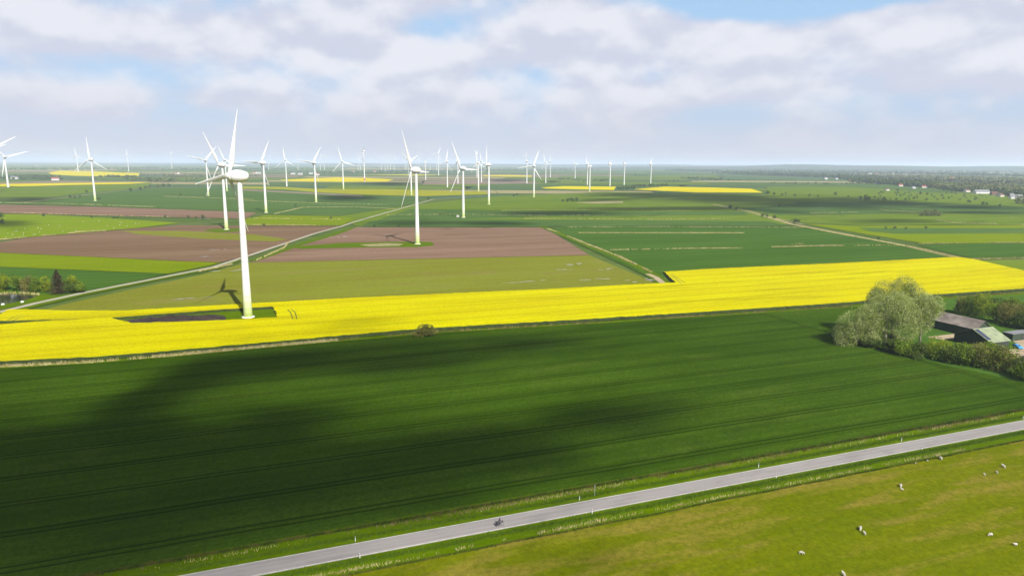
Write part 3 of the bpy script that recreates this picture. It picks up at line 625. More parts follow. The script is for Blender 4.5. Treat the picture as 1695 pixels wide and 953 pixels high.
# cabin at the foot of one turbine
def cabin(loc, size, rz, wall, roof, label, name='cabin', cat='cabin', flat=True):
    t = tag(empty(name, loc, rz), label, cat); sx, sy, sz = size
    q = MB(); q.box((-sx/2, -sy/2, 0), (sx/2, sy/2, sz)); q.build('wall', wall, t)
    q = MB()
    if flat: q.box((-sx/2-.12, -sy/2-.12, sz), (sx/2+.12, sy/2+.12, sz+.16))
    else:
        rh = sy * .32; e = .35; q.add([(-sx/2-e, -sy/2-e, sz-.1), (sx/2+e, -sy/2-e, sz-.1), (sx/2+e, 0, sz+rh), (-sx/2-e, 0, sz+rh), (-sx/2-e, sy/2+e, sz-.1), (sx/2+e, sy/2+e, sz-.1)], [(0,1,2,3), (3,2,5,4), (0,3,4), (1,5,2), (0,4,5,1)])
    q.build('roof', roof, t)
    q = MB(); q.box((-.5, -sy/2-.05, .05), (.5, -sy/2-.002, 2.0)); q.build('door', M['dark_metal'], t); return t
M['cream'] = plain('cream_render', (.42, .40, .35), .8, .1, .5)
p = at(757.5, 359.5); cabin((p.x, p.y, .1), (3.2, 2.6, 2.4), GA, M['cream'], M['concrete'], 'small white switch cabin beside a turbine foot')

# ------------------------------------------------------------------ trees
def crown_arrays(blobs, n, leaf, rg, flat=0.0, shell=.55):
    """leaf faces spread through the volume of several lobes; blobs = [(cx,cy,cz,rx,ry,rz)]"""
    B = np.array(blobs, float); vol = B[:, 3] * B[:, 4] * B[:, 5]; k = rg.choice(len(B), n, p=vol / vol.sum())
    d = rg.normal(size=(n, 3)); d /= np.linalg.norm(d, axis=1)[:, None]
    r = (shell + (1 - shell) * rg.random(n)) ** .8 * (1 + .12 * rg.normal(size=n))
    # clumps: pull leaves towards random clump centres
    c = B[k, :3] + d * B[k, 3:6] * r[:, None]
    m_ = max(8, min(n // 60, 130)); cc = c[rg.choice(n, m_)]; idx = rg.integers(0, m_, n)
    near = np.linalg.norm(c - cc[idx], axis=1) < B[k, 3] * .9
    c = np.where(near[:, None], cc[idx] + (c - cc[idx]) * .30, c)
    a = rg.normal(size=(n, 3)); a /= np.linalg.norm(a, axis=1)[:, None]; q = rg.normal(size=(n, 3)); q -= (q * a).sum(1)[:, None] * a; q /= np.linalg.norm(q, axis=1)[:, None]
    s = leaf * rg.uniform(.6, 1.4, n)[:, None]
    V = np.stack([c - a * s, c + q * s * .55, c + a * s, c - q * s * .55], 1).reshape(-1, 3)
    return V, np.arange(n * 4).reshape(-1, 4)
def trunk_mesh(h, r, limbs, rg, lean=(0, 0)):
    mb = MB(); top = Vector((lean[0], lean[1], h)); mid = Vector((lean[0] * .3, lean[1] * .3, h * .5))
    mb.tube((0, 0, -.2), mid, r, r * .75, 8); mb.tube(mid, top, r * .75, r * .35, 8)
    for (ex, ey, ez, s) in limbs:
        st = mid.lerp(top, s); e = Vector((ex, ey, ez)); m2 = st.lerp(e, .5) + Vector((0, 0, .08 * (e - st).length))
        mb.tube(st, m2, r * .45, r * .28, 6); mb.tube(m2, e, r * .28, r * .08, 6)
    return mesh_of('trunk', mb.v, mb.f, True)
M['bark'] = plain('bark', C(110, 100, 84), .9, .35, 2.0); M['bark_pale'] = plain('pale_bark', C(186, 176, 150), .9, .25, 1.5)
def CL(r, g, b): return C(r, g, b, KREF * .52)
M['willow'] = leaf_mat('silver_willow_leaves', CL(134, 146, 74), CL(174, 182, 122), CL(120, 138, 54), .3)
M['willow2'] = leaf_mat('grey_willow_leaves', CL(126, 138, 70), CL(166, 172, 112), CL(112, 128, 52), .3)
M['leaf_lime'] = leaf_mat('yellow_green_leaves', CL(120, 136, 14), CL(150, 160, 26), CL(88, 110, 14), .3)
M['leaf_mid'] = leaf_mat('green_leaves', CL(92, 116, 20), CL(122, 142, 32), CL(76, 98, 16), .25)
M['leaf_dark'] = leaf_mat('dark_leaves', CL(58, 78, 20), CL(84, 102, 30), CL(70, 84, 24), .2)
M['leaf_olive'] = leaf_mat('budding_twigs', CL(104, 104, 44), CL(134, 128, 66), CL(88, 92, 34), .25)
M['conifer'] = leaf_mat('spruce_needles', CL(48, 42, 26), CL(86, 66, 44), CL(54, 52, 26), .1)
M['far_leaf'] = leaf_mat('far_leaves', CL(60, 84, 40), CL(86, 106, 52), CL(72, 88, 48), .2)
M['far_olive'] = leaf_mat('far_budding', CL(104, 112, 64), CL(130, 132, 84), CL(90, 100, 56), .2)
def tree(name, loc, blobs, n, leaf, mat, h, r, label, cat='tree', group=None, bark='bark', limbs=None, seed=0, shell=.78, rz=0.0, lean=(0, 0)):
    rg = np.random.default_rng(seed); t = tag(empty(name, loc, rz), label, cat, group)
    if limbs is None: limbs = [(b_[0] * .8, b_[1] * .8, b_[2], .3 + .6 * rg.random()) for b_ in blobs[:7]]
    link('trunk', trunk_mesh(h, r, limbs, rg, lean), M[bark], t)
    V, Fc = crown_arrays(blobs, n, leaf, rg, shell=shell); link('crown', np_mesh('crown', V, Fc), M[mat], t); return t
def lobes(rx, ry, z0, z1, k, seed, fr=.45):
    rg = random.Random(seed); out = []
    for i in range(k):
        a = rg.uniform(0, 2 * math.pi); q = math.sqrt(rg.random()); zz = rg.random()
        w = math.sqrt(max(0, 1 - (zz * 1.15 - .35) ** 2)) if zz > .3 else .95
        s = fr * rg.uniform(.75, 1.25)
        out.append((rx * q * math.cos(a) * w * .75, ry * q * math.sin(a) * w * .75, z0 + (z1 - z0) * (.15 + .7 * zz), rx * s, ry * s, (z1 - z0) * .5 * s * 1.3))
    return out
pA, pB, pC_ = uv(237, 199), uv(251, 208), uv(253.5, 196.5)
GW = 'silver willows by the farm'
pA2 = uv(226.5, 203)
tree('willow_tree', (pA.x, pA.y, .1), lobes(14.5, 10.5, .8, 20.5, 24, 1, .38), 52000, .19, 'willow', 12, .75, 'broad silver leaved tree whose crown hangs low over the wheat', 'tree', GW, 'bark_pale', seed=1, rz=.3)
tree('willow_tree', (pA2.x, pA2.y, .1), lobes(9.5, 8, .4, 15, 16, 8, .40), 26000, .19, 'willow', 8, .5, 'lower silver leaved tree at the outer end of the willow group', 'tree', GW, 'bark_pale', seed=8)
tree('willow_tree', (pB.x, pB.y, .1), lobes(11, 9.0, 5, 25, 18, 2, .38), 34000, .19, 'willow2', 17, .7, 'tallest silver leaved tree rising behind the broad one', 'tree', GW, 'bark_pale', seed=2)
tree('willow_tree', (pC_.x, pC_.y, .1), lobes(7.8, 7.0, 6.0, 20, 16, 3, .45), 26000, .19, 'willow', 13, .5, 'silver leaved tree with a bare pale trunk beside the barn', 'tree', GW, 'bark_pale', seed=3, lean=(1, .4))
# hedge and shrubs along the wheat edge, each its own bush
hedge = [(1415, 566, 3.5, 3.0, 'leaf_dark'), (1440, 574, 3.2, 3.4, 'leaf_dark'), (1470, 582, 3.0, 4.2, 'leaf_dark'), (1497, 588, 3.2, 4.6, 'leaf_mid'), (1522, 592, 3.0, 4.0, 'leaf_dark'), (1545, 588, 4.2, 6.0, 'leaf_lime'), (1560, 597, 3.2, 4.2, 'leaf_mid'), (1580, 601, 3.4, 4.4, 'leaf_dark'), (1600, 603, 3.8, 5.0, 'leaf_mid'), (1622, 606, 4.0, 6.0, 'leaf_olive'), (1645, 611, 4.2, 6.4, 'leaf_mid'), (1664, 616, 3.6, 5.2, 'leaf_olive'), (1682, 622, 3.2, 4.2, 'leaf_dark'), (1700, 628, 3.4, 4.0, 'leaf_mid'), (1720, 634, 3.4, 4.0, 'leaf_dark')]
ORD = ['first', 'second', 'third', 'fourth', 'fifth', 'sixth', 'seventh', 'eighth', 'ninth', 'tenth', 'eleventh', 'twelfth', 'thirteenth', 'fourteenth', 'fifteenth']
HW = {'leaf_dark': 'dark green', 'leaf_mid': 'mid green', 'leaf_lime': 'yellow green', 'leaf_olive': 'olive brown budding'}
HL = {'leaf_dark': 'dark green bush in the hedge along the wheat edge', 'leaf_mid': 'mid green bush in the hedge along the wheat edge', 'leaf_lime': 'yellow green bush under the tree with the bare trunk', 'leaf_olive': 'olive brown budding bush in the hedge before the farmyard'}
for i, (px_, py_, r_, h_, mt) in enumerate(hedge):
    p = at(px_, py_); r_ *= 1.3; h_ *= 1.2 if px_ < 1590 else 1.5; tree('bush', (p.x, p.y, .1), lobes(r_, r_ * 1.1, .1, h_, 8, 40 + i, .52), 3000, .24, mt, h_ * .5, .12, (HL[mt] if mt == 'leaf_lime' else '%s bush, %s in the hedge counting from the silver trees' % (HW[mt], ORD[i])), 'bush', 'hedge bushes along the wheat', seed=40 + i)
extra = [(1566, 588, 3.2, 5, 'leaf_lime', 'yellow green bush between the pale trunk and the gabled barn'), (1590, 590, 3.0, 4.6, 'leaf_mid', 'mid green bush close under the dark barn gable'), (1636, 590, 3.4, 5, 'leaf_mid', 'mid green bush at the eave of the gabled barn'), (1612, 592, 3.2, 4.6, 'leaf_olive', 'olive brown bush before the dark barn gable'), (1654, 600, 3.4, 5.4, 'leaf_dark', 'dark green bush at the mouth of the sandy yard')]
for i, (px_, py_, r_, h_, mt, lb) in enumerate(extra):
    p = at(px_, py_); tree('bush', (p.x, p.y, .1), lobes(r_ * 1.2, r_ * 1.2, .1, h_, 8, 140 + i, .52), 3000, .24, mt, h_ * .5, .12, lb, 'bush', 'bushes in front of the barns', seed=140 + i)
back = [(1588, 519, 3.4, 7, 'leaf_olive', 'pale bare twigged bush behind the barn roof'), (1606, 523, 4.2, 8.5, 'leaf_mid', None), (1626, 524, 4.6, 9.5, 'leaf_lime', None), (1648, 533, 4.6, 8.5, 'leaf_mid', None), (1668, 538, 4.6, 8.0, 'leaf_olive', None), (1688, 543, 4.6, 8.0, 'leaf_dark', None), (1708, 546, 5, 8.5, 'leaf_mid', None), (1640, 520, 4.2, 7.5, 'leaf_dark', None), (1672, 524, 4.2, 7.5, 'leaf_mid', None), (1700, 529, 4.2, 7.5, 'leaf_dark', None)]
BL = {'leaf_dark': 'dark green tree in the belt behind the barns', 'leaf_mid': 'mid green tree in the belt behind the barns', 'leaf_lime': 'yellow green tree in the belt behind the barns', 'leaf_olive': 'olive brown tree in the belt behind the barns'}
for i, (px_, py_, r_, h_, mt, lb) in enumerate(back):
    p = at(px_, py_); tree('tree', (p.x, p.y, .1), lobes(r_ * 1.2, r_ * 1.2, .5, h_ * 1.1, 9, 70 + i, .5), 3600, .28, mt, h_ * .6, .2, lb or '%s tree, %s in the belt behind the barns from the bare bush' % (HW[mt], ORD[i]), 'tree', 'tree belt behind the barns', seed=70 + i)
# pond trees
pond = [(-28, 478, 5, 8, 'leaf_lime'), (-6, 479, 4.6, 8, 'leaf_mid'), (12, 480, 4.6, 8.6, 'leaf_lime'), (30, 481, 4, 7.6, 'leaf_mid'), (46, 482, 4, 8, 'leaf_olive'), (62, 483, 3.8, 7.4, 'leaf_mid'), (76, 483.5, 3.6, 7.6, 'leaf_lime'), (116, 485, 4.4, 7, 'leaf_dark'), (126, 481.5, 4.6, 8.6, 'leaf_lime'), (136, 484, 3.2, 4.4, 'leaf_mid')]
PL = {'leaf_dark': 'dark purplish bush right of the spruce', 'leaf_mid': 'mid green tree in the row behind the pond', 'leaf_lime': 'yellow green tree in the row behind the pond', 'leaf_olive': 'olive budding tree in the row behind the pond'}
for i, (px_, py_, r_, h_, mt) in enumerate(pond):
    p = at(px_, py_); tree('tree', (p.x, p.y, .1), lobes(r_, r_, .6, h_, 7, 90 + i, .5), 2600, .30, mt, h_ * .6, .2, (PL[mt] if mt == 'leaf_dark' else '%s tree, %s in the row behind the pond ending at the spruce' % (HW[mt], ORD[i])) if px_ != 126 else 'round yellow green tree between the spruce and the track', 'tree', 'tree row behind the pond', seed=90 + i)
def conifer(p, h, r, label):
    t = tag(empty('spruce_tree', p), label, 'tree'); rg = np.random.default_rng(5)
    mb = MB(); mb.tube((0, 0, -.2), (0, 0, h * .98), .28, .04, 8); mb.build('trunk', M['bark'], t)
    V, Fs = [], []
    for k in range(26):
        z = h * (.08 + .9 * k / 25); rr = r * (1 - k / 26) ** .85 * rg.uniform(.8, 1.15)
        for j in range(9):
            a = 2 * math.pi * (j + rg.random()) / 9; n_l = 8
            for q in range(n_l):
                s = (q + .5) / n_l; c = np.array([math.cos(a) * rr * s, math.sin(a) * rr * s, z - rr * .28 * s]); w = .46 * (1.2 - s * .6)
                d1 = rg.normal(size=3) * .6 + np.array([math.cos(a), math.sin(a), -.2]); d1 /= np.linalg.norm(d1); d2 = np.cross(d1, rg.normal(size=3)); d2 /= np.linalg.norm(d2)
                V += [c - d1 * w, c + d2 * w * .6, c + d1 * w, c - d2 * w * .6]
    V = np.array(V); link('crown', np_mesh('crown', V, np.arange(len(V)).reshape(-1, 4)), M['conifer'], t)
p = at(97, 486.5); conifer((p.x, p.y, .1), 13.5, 6.2, 'brown green pointed spruce standing at the end of the pond trees')
p = at(705, 556); tree('bush', (p.x, p.y, .1), lobes(4.6, 3.2, .1, 4.4, 9, 120, .5), 3000, .24, 'leaf_olive', 1.5, .1, 'lone olive bush at the edge of the rapeseed', 'bush', seed=120)

# far single trees and bushes, sharing a few crowns
VAR = []
for k in range(6):
    rg = np.random.default_rng(200 + k); bl = lobes(1.0, 1.0, .12, 1.9, 6, 200 + k, .55)
    V, Fc = crown_arrays(bl, 420, .13, rg, shell=.4); me = np_mesh('crown', V, Fc); me.materials.append(M['far_leaf'] if k < 4 else M['far_olive'])
    tr_ = trunk_mesh(1.2, .07, [(.5, .1, 1.3, .4), (-.4, .3, 1.4, .6), (.1, -.5, 1.5, .7)], rg); tr_.materials.append(M['bark']); VAR.append((me, tr_))
def far_tree(px_, py_, r_, k, label, group, name='tree', cat='tree', squash=1.0):
    p = at(px_, py_); t = tag(empty(name, (p.x, p.y, .05), random.uniform(0, 6)), label, cat, group); t.scale = (r_, r_, r_ * squash)
    link('trunk', VAR[k][1], None, t); link('crown', VAR[k][0], None, t)
FT = [(931, 334, 5, 0), (940, 334.5, 6.5, 1), (948, 334, 8, 2), (955, 333.5, 7, 3), (1208, 345, 6, 0), (1219, 348, 5, 1), (1262, 359, 5, 2), (1270, 360, 4.5, 3), (1281, 362, 5, 0), (1316, 369, 5, 1), (1322, 368, 3.5, 2), (1290, 342.5, 4, 3), (1270, 321.5, 9, 0), (1281, 323, 6, 1), (1294, 323.5, 5, 2), (1300, 322, 5, 3), (1315, 325, 6, 4), (1340, 325, 5, 5), (1354, 326, 5, 0), (1383, 323.5, 7, 1), (1404, 326, 4, 2), (1424, 330, 7, 4), (1433, 331.5, 9, 5), (1438, 331, 7, 4),
      (1486, 316.5, 7, 0), (1523, 321.5, 6, 1), (1560, 325, 5, 2), (1458, 326, 4, 3), (1504, 326.5, 4, 0), (1596, 325.5, 5, 1), (1605, 336, 6, 2), (1626, 339.5, 6, 3), (1634, 339, 5, 0), (1655, 342, 4, 1), (1685, 337, 14, 4), (1694, 338, 15, 4), (1704, 340, 14, 0),
      (72, 358, 4, 0), (152, 361, 3, 1), (188, 362, 3.5, 2), (194, 362.5, 3, 3), (273, 359.5, 3, 0), (312, 361, 3, 1), (325, 362, 3, 2), (337, 363, 5, 3), (2, 360, 7, 0), (4, 371, 5, 1), (116, 327.5, 6, 2), (124, 328, 6, 4), (132, 327.5, 5, 3), (143, 319, 6, 0), (165, 330.5, 4, 1), (216, 316.5, 8, 2), (232, 315, 8, 3), (240, 312, 7, 0), (248, 310.5, 6, 1), (262, 310, 9, 4), (270, 309.5, 10, 0), (280, 309, 8, 1), (299, 323.5, 4, 2), (437, 374.5, 3.2, 0), (548, 363, 3, 1), (490, 342, 4, 2), (709, 330.5, 5, 3), (620, 375, 2.6, 0), (660, 375.4, 2.6, 1), (850, 325.5, 5, 0), (856, 324, 5, 1), (1453, 395.5, 2.6, 0), (1532, 379, 3, 1), (1480, 379, 3, 2), (1466, 379, 2.6, 3), (1500, 379, 2.5, 0), (700, 304, 9, 1)]
def where(px_, py_, k):
    tone = 'olive' if k > 3 else 'dark'
    if 925 < px_ < 960: return tone + ' tree of the clump beside the bare sandy strip', 'clump by the sandy strip'
    if 1200 < px_ < 1330 and py_ > 340: return tone + ' bush along the diagonal ditch path', 'bushes along the diagonal path'
    if 1265 < px_ < 1276: return 'round dark tree at the tip of the far rapeseed field', None
    if px_ > 1680: return tone + ' tree of the tall group beside the pale village house', 'tall group by the pale house'
    if px_ > 1270 and py_ < 333: return tone + ' lone tree along the near rim of the scrubby far meadow', 'trees along the meadow rim'
    if px_ > 1440 and py_ > 375: return 'tiny dark bush on the bright green field edge', 'bushes on the bright field edge'
    if px_ > 1500: return tone + ' tree standing out in the open meadow before the village', 'open meadow trees'
    if py_ > 350 and px_ < 345: return tone + ' bush on the border of the far sheep pasture', 'bushes round the far pasture'
    if px_ < 290: return tone + ' bush beside the sandy path', 'bushes along the sandy path'
    if py_ > 370: return 'low dark bush on the far rim of the bare fields', 'bushes on the bare field rims'
    return tone + ' single bush out in the cereal and meadow strips', 'bushes in the meadow strips'
for i, (px_, py_, r_, k) in enumerate(FT):
    lb, gr = where(px_, py_, k); far_tree(px_, py_, r_ * .62, k, lb, gr)
for i, (px_, r_) in enumerate([(1525, 6.5), (1532, 8), (1540, 8.5), (1547, 8), (1553, 6.5)]): far_tree(px_, 357.5, r_ * .62, 4 + i % 2, 'brownish tree of the round copse in the green meadow', 'round copse in the meadow')
# small scrub trees dotted over the far right meadow
srng = random.Random(4)
for i in range(70): far_tree(srng.uniform(1440, 1640), srng.uniform(318, 332), srng.uniform(1.6, 3.0), srng.randrange(6), 'low scrub tree dotted over the far meadow', 'scrub on the far meadow')

# ------------------------------------------------------------------ distant woods and village
def wood(name, segs, n, hgt, seed, mats, depth=60, q=60, ls=.19):
    """a far wood that reads as one mass: crowns along pixel segments, spread in depth"""
    rg = np.random.default_rng(seed); VS, FS = [], []; base = 0; q_ = q
    for i in range(n):
        s = segs[rg.integers(len(segs))]; t = rg.random(); p = at(s[0] + (s[2] - s[0]) * t, s[1] + (s[3] - s[1]) * t)
        h = hgt * rg.uniform(.6, 1.2); r_ = h * rg.uniform(.4, .65); q = Vector((p.x + rg.normal() * 8, p.y + rg.uniform(-.5, .5) * depth, 0))
        bl = [(q.x + rg.normal() * r_ * .4, q.y + rg.normal() * r_ * .4, h * (.35 + .4 * rg.random()), r_ * .7, r_ * .7, h * .33) for _ in range(3)]
        V, F_ = crown_arrays(bl, q_, h * ls, rg, shell=.3); VS.append(V); FS.append(F_ + base); base += len(V)
    return struct(link(name, np_mesh(name, np.concatenate(VS), np.concatenate(FS)), M[mats]), None, 'stuff')
wood('distant_wood', [(1400, 298, 1510, 306), (1420, 303, 1560, 309), (1500, 308, 1560, 310)], 700, 17, 1, 'far_leaf', 150)
wood('distant_wood', [(1400, 292, 1700, 300), (1480, 297, 1700, 306)], 900, 17, 2, 'far_olive', 400, 40, .26)
wood('distant_wood', [(1555, 312, 1640, 317), (1640, 316, 1700, 322), (1540, 308, 1700, 312)], 620, 16, 3, 'far_olive', 120)
wood('distant_wood', [(1570, 316, 1620, 318), (1660, 322, 1700, 326), (1600, 311, 1700, 315)], 260, 11, 4, 'far_leaf', 60)
wood('distant_wood', [(1110, 283, 1400, 288), (1200, 288, 1420, 295)], 1300, 19, 5, 'far_leaf', 700, 30, .28)
wood('distant_wood', [(1080, 279, 1700, 287), (1250, 284, 1700, 292), (1100, 277.5, 1700, 282)], 1800, 20, 6, 'far_leaf', 1500, 24, .32)
wood('distant_wood', [(1165, 297, 1200, 298.5), (1040, 291, 1080, 292), (1130, 296, 1170, 296)], 70, 10, 7, 'far_leaf', 80)
wood('distant_wood', [(0, 296, 95, 298), (30, 293, 80, 294), (170, 294, 230, 294.5), (225, 298, 285, 302)], 230, 11, 8, 'far_leaf', 120)
wood('distant_wood', [(230, 290, 420, 293), (240, 298, 300, 302), (280, 292, 350, 296)], 210, 11, 9, 'far_olive', 250)
wood('distant_wood', [(500, 285, 640, 287), (540, 288, 700, 286), (620, 284, 780, 285)], 260, 11, 10, 'far_leaf', 250)
wood('distant_wood', [(893, 302, 925, 302.5), (920, 297, 960, 298), (960, 300, 1010, 299), (1018, 314, 1050, 312), (1048, 310, 1100, 307.5)], 150, 8, 11, 'far_leaf', 50)
wood('distant_wood', [(300, 281, 520, 281), (0, 281, 250, 280), (740, 282, 1000, 281), (560, 279, 900, 278)], 900, 13, 12, 'far_leaf', 1200, 24, .3)
wood('distant_wood', [(1100, 300.5, 1260, 298), (1280, 304, 1420, 305)], 90, 6, 13, 'far_leaf', 40)
M['roof_red'] = plain('red_tiles', C(176, 92, 74), .8, .2, .6); M['roof_brown'] = plain('brown_tiles', C(120, 92, 80), .85, .2, .6); M['roof_grey'] = plain('grey_sheet', C(150, 152, 156), .6, .12, .3)
M['white_wall'] = plain('white_wall', (.50, .49, .47), .8, .08, .4); M['brick_wall'] = plain('brick_wall', C(164, 112, 90), .85, .15, .5)
M['glass'] = plain('window_glass', (.03, .04, .05), .15, .2, .5, spec=.5)
def house(px_, py_, size, rz, wall, roof, label, group=None, name='house', cat='house', chimney=True):
    p = at(px_, py_); t = tag(empty(name, (p.x, p.y, 0.05), rz), label, cat, group); sx, sy, sz = size; rh = sy * .42; e = .5
    q = MB(); q.box((-sx/2, -sy/2, 0), (sx/2, sy/2, sz)); q.add([(-sx/2, -sy/2, sz), (-sx/2, sy/2, sz), (-sx/2, 0, sz+rh-.15), (sx/2, -sy/2, sz), (sx/2, sy/2, sz), (sx/2, 0, sz+rh-.15)], [(0, 2, 1), (3, 4, 5)]); q.build('wall', M[wall], t)
    q = MB(); q.add([(-sx/2-e, -sy/2-e, sz-.2), (sx/2+e, -sy/2-e, sz-.2), (sx/2+e, 0, sz+rh), (-sx/2-e, 0, sz+rh), (-sx/2-e, sy/2+e, sz-.2), (sx/2+e, sy/2+e, sz-.2)], [(0,1,2,3), (3,2,5,4)]); r_ = q.build('roof', M[roof], t)
    if chimney: q = MB(); q.box((sx*.2, -.5, sz+rh*.6), (sx*.2+.9, .5, sz+rh+1.1)); q.build('chimney', M['brick_wall'], r_)
    for k in range(max(2, int(sx / 4))):
        x0 = -sx/2 + sx * (k + .5) / max(2, int(sx / 4)); q = MB(); q.box((x0 - .6, -sy/2 - .06, .9), (x0 + .6, -sy/2 - .003, min(sz - .4, 2.3))); q.build('window', M['glass'], t)
    return t
VG = 'houses of the far village'
house(1624, 320.5, (40, 14, 4.5), .1, 'white_wall', 'roof_grey', 'long white farm hall at the edge of the far village', None, 'hall', 'hall', False)
house(1655, 325.5, (18, 11, 4), .5, 'cream', 'roof_brown', 'cream house with a brown roof at the end of the village', VG)
house(1645, 322.5, (16, 10, 4), .0, 'brick_wall', 'roof_brown', 'brick house partly behind the cream house', VG)
house(1681, 329, (24, 12, 4.5), -.2, 'white_wall', 'roof_grey', 'pale house with a light grey roof nearest the round tree', VG)
house(1674, 326, (14, 10, 4), .4, 'brick_wall', 'roof_grey', 'low brick shed behind the pale house', VG)
for px_, py_ in [(1545, 310.5), (1585, 309.5), (1580, 310), (1552, 311)]: house(px_, py_, (13, 10, 4), prng.uniform(-.5, .5), 'brick_wall', 'roof_red', 'small red roofed house among the village trees', 'red roofed village houses')
house(1468, 315.5, (11, 8, 3.5), .3, 'white_wall', 'roof_brown', 'little white house alone at the foot of the wood', VG)
house(1512, 312, (11, 8, 3.5), .1, 'white_wall', 'roof_grey', 'little white house at the right end of the dark wood', VG)
for px_, py_ in [(1366, 297), (1402, 288), (1440, 288.5), (1452, 289), (1478, 289), (1500, 287), (1575, 297), (1610, 302), (1320, 286), (1330, 287), (1240, 288), (1262, 289)]: house(px_, py_, (22, 13, 6), prng.uniform(-.6, .6), prng.choice(['white_wall', 'cream']), prng.choice(['roof_red', 'roof_grey']), 'pale distant house under the wooded ridge', 'pale houses under the ridge')
for px_, py_ in [(24, 296.5), (60, 275), (92, 298.5), (422, 287.5), (428, 287.5), (485, 288.5), (497, 289), (293, 288), (525, 290), (585, 285), (621, 285), (515, 288)]: house(px_, py_, (24, 14, 5.5), prng.uniform(-.5, .5), 'white_wall', prng.choice(['roof_red', 'roof_grey']), 'pale farmhouse among the distant tree belts', 'farmhouses of the distant belts')
for px_, py_, wl_, rf_ in [(1408, 300.5, 'white_wall', 'roof_red'), (1426, 302, 'cream', 'roof_grey'), (1452, 304.5, 'white_wall', 'roof_brown'), (1490, 308.5, 'cream', 'roof_red'), (1530, 311, 'white_wall', 'roof_red'), (1562, 312.6, 'brick_wall', 'roof_red'), (1600, 318, 'cream', 'roof_brown'), (1384, 297, 'white_wall', 'roof_grey'), (1348, 293, 'cream', 'roof_red'), (1300, 291.5, 'white_wall', 'roof_red')]: house(px_, py_, (15, 10, 4.5), prng.uniform(-.5, .5), wl_, rf_, 'house with %s roof on the near rim of the dark village wood' % {'roof_red': 'a red', 'roof_grey': 'a grey', 'roof_brown': 'a brown'}[rf_], 'houses on the rim of the village wood')
# low wooded hills along the right horizon
def hills(name, d0, d1, x0, x1, hmax, mat, seed, label):
    n, k = 160, 5; vs, fs = [], []
    for j in range(k + 1):
        for i in range(n + 1):
            s = i / n; x = x0 + (x1 - x0) * s; y = d0 + (d1 - d0) * j / k
            e = min(1, s * 3) * min(1, (1 - s) * 8 + .2); z = hmax * e * math.sin(math.pi * min(1, j / k * .9 + .02)) * (.55 + .6 * (noise.noise(Vector((x * .0007, j * .3, seed))) + .5) + .10 * noise.noise(Vector((x * .006, j, seed + 4))))
            vs.append((x, y, max(-.5, z) if 0 < j < k else -1.0))
    for j in range(k):
        for i in range(n): a = j * (n + 1) + i; fs.append((a, a + 1, a + n + 2, a + n + 1))
    return struct(link(name, mesh_of(name, vs, fs, True), mat), label)
M['hill'] = crop_mat('wooded_hills', C(70, 92, 58), C(96, 116, 78), C(120, 130, 96), patch=(0.002, 0.003), streak=(0.004, 0.004), fine=.02, bump=0)
hills('hills', 9500, 14500, 600, 15000, 82, M['hill'], 1, 'low wooded ridge along the right of the horizon')
hills('hills', 16000, 23000, -14000, 20000, 66, M['hill'], 5, 'faint far shore along the horizon')

# ------------------------------------------------------------------ farm
M['barn_green'] = plain('dark_green_boards', C(66, 84, 62), .8, .2, .4); M['barn_pale'] = plain('pale_green_sheet', C(164, 176, 138), .7, .25, .4)
M['fibre'] = plain('weathered_fibre_cement', C(150, 138, 128), .9, .25, .25, c2=C(184, 172, 160)); M['solar'] = plain('solar_panel', (.02, .026, .05), .25, .2, .6, spec=.5)
def barn(name, corner, lu, lv, eave, ridge, axis, wall, roof, label, ov=.45):
    """gabled barn on the land grid; axis 'u' or 'v' is the ridge direction; local x along the ridge"""
    L, W_ = (lu, lv) if axis == 'u' else (lv, lu)
    c = uv(corner[0] + lu / 2, corner[1] + lv / 2, .08); t = tag(empty(name, c, GA if axis == 'u' else GA + math.pi / 2), label, 'barn')
    q = MB(); x, y = L / 2, W_ / 2
    q.add([(-x,-y,0),(x,-y,0),(x,y,0),(-x,y,0),(-x,-y,eave),(x,-y,eave),(x,y,eave),(-x,y,eave),(-x,0,ridge-.12),(x,0,ridge-.12)], [(0,1,5,4),(2,3,7,6),(1,2,6,9,5),(3,0,4,8,7)]); q.build('wall', wall, t)
    sl = (ridge - eave) / y; drop = ov * sl
    for s in (-1, 1):
        q = MB(); q.add([(-x-ov, 0, ridge), (x+ov, 0, ridge), (x+ov, s*(y+ov), eave-drop), (-x-ov, s*(y+ov), eave-drop), (-x-ov, 0, ridge-.14), (x+ov, 0, ridge-.14), (x+ov, s*(y+ov), eave-drop-.14), (-x-ov, s*(y+ov), eave-drop-.14)],
                       [(0,1,2,3),(4,7,6,5),(0,4,5,1),(2,6,7,3),(1,5,6,2),(0,3,7,4)]); q.build('roof_slope', roof, t)
    return t
bA = barn('barn', (284, 195), 9, 34, 4.0, 7.2, 'v', M['barn_green'], M['fibre'], 'long dark green barn with a weathered brown roof behind the trees')
# gable at the near end of the long barn, in pale sheet
q = MB(); q.box((-17.06, -4.2, 0.05), (-17.003, 4.2, 3.9)); q.build('gable_sheet', M['barn_pale'], bA)
bB = barn('barn', (270.5, 179.2), 11, 15.2, 3.3, 7.0, 'u', M['barn_green'], M['barn_pale'], 'gabled barn with a pale green sunlit roof and a dark gable')
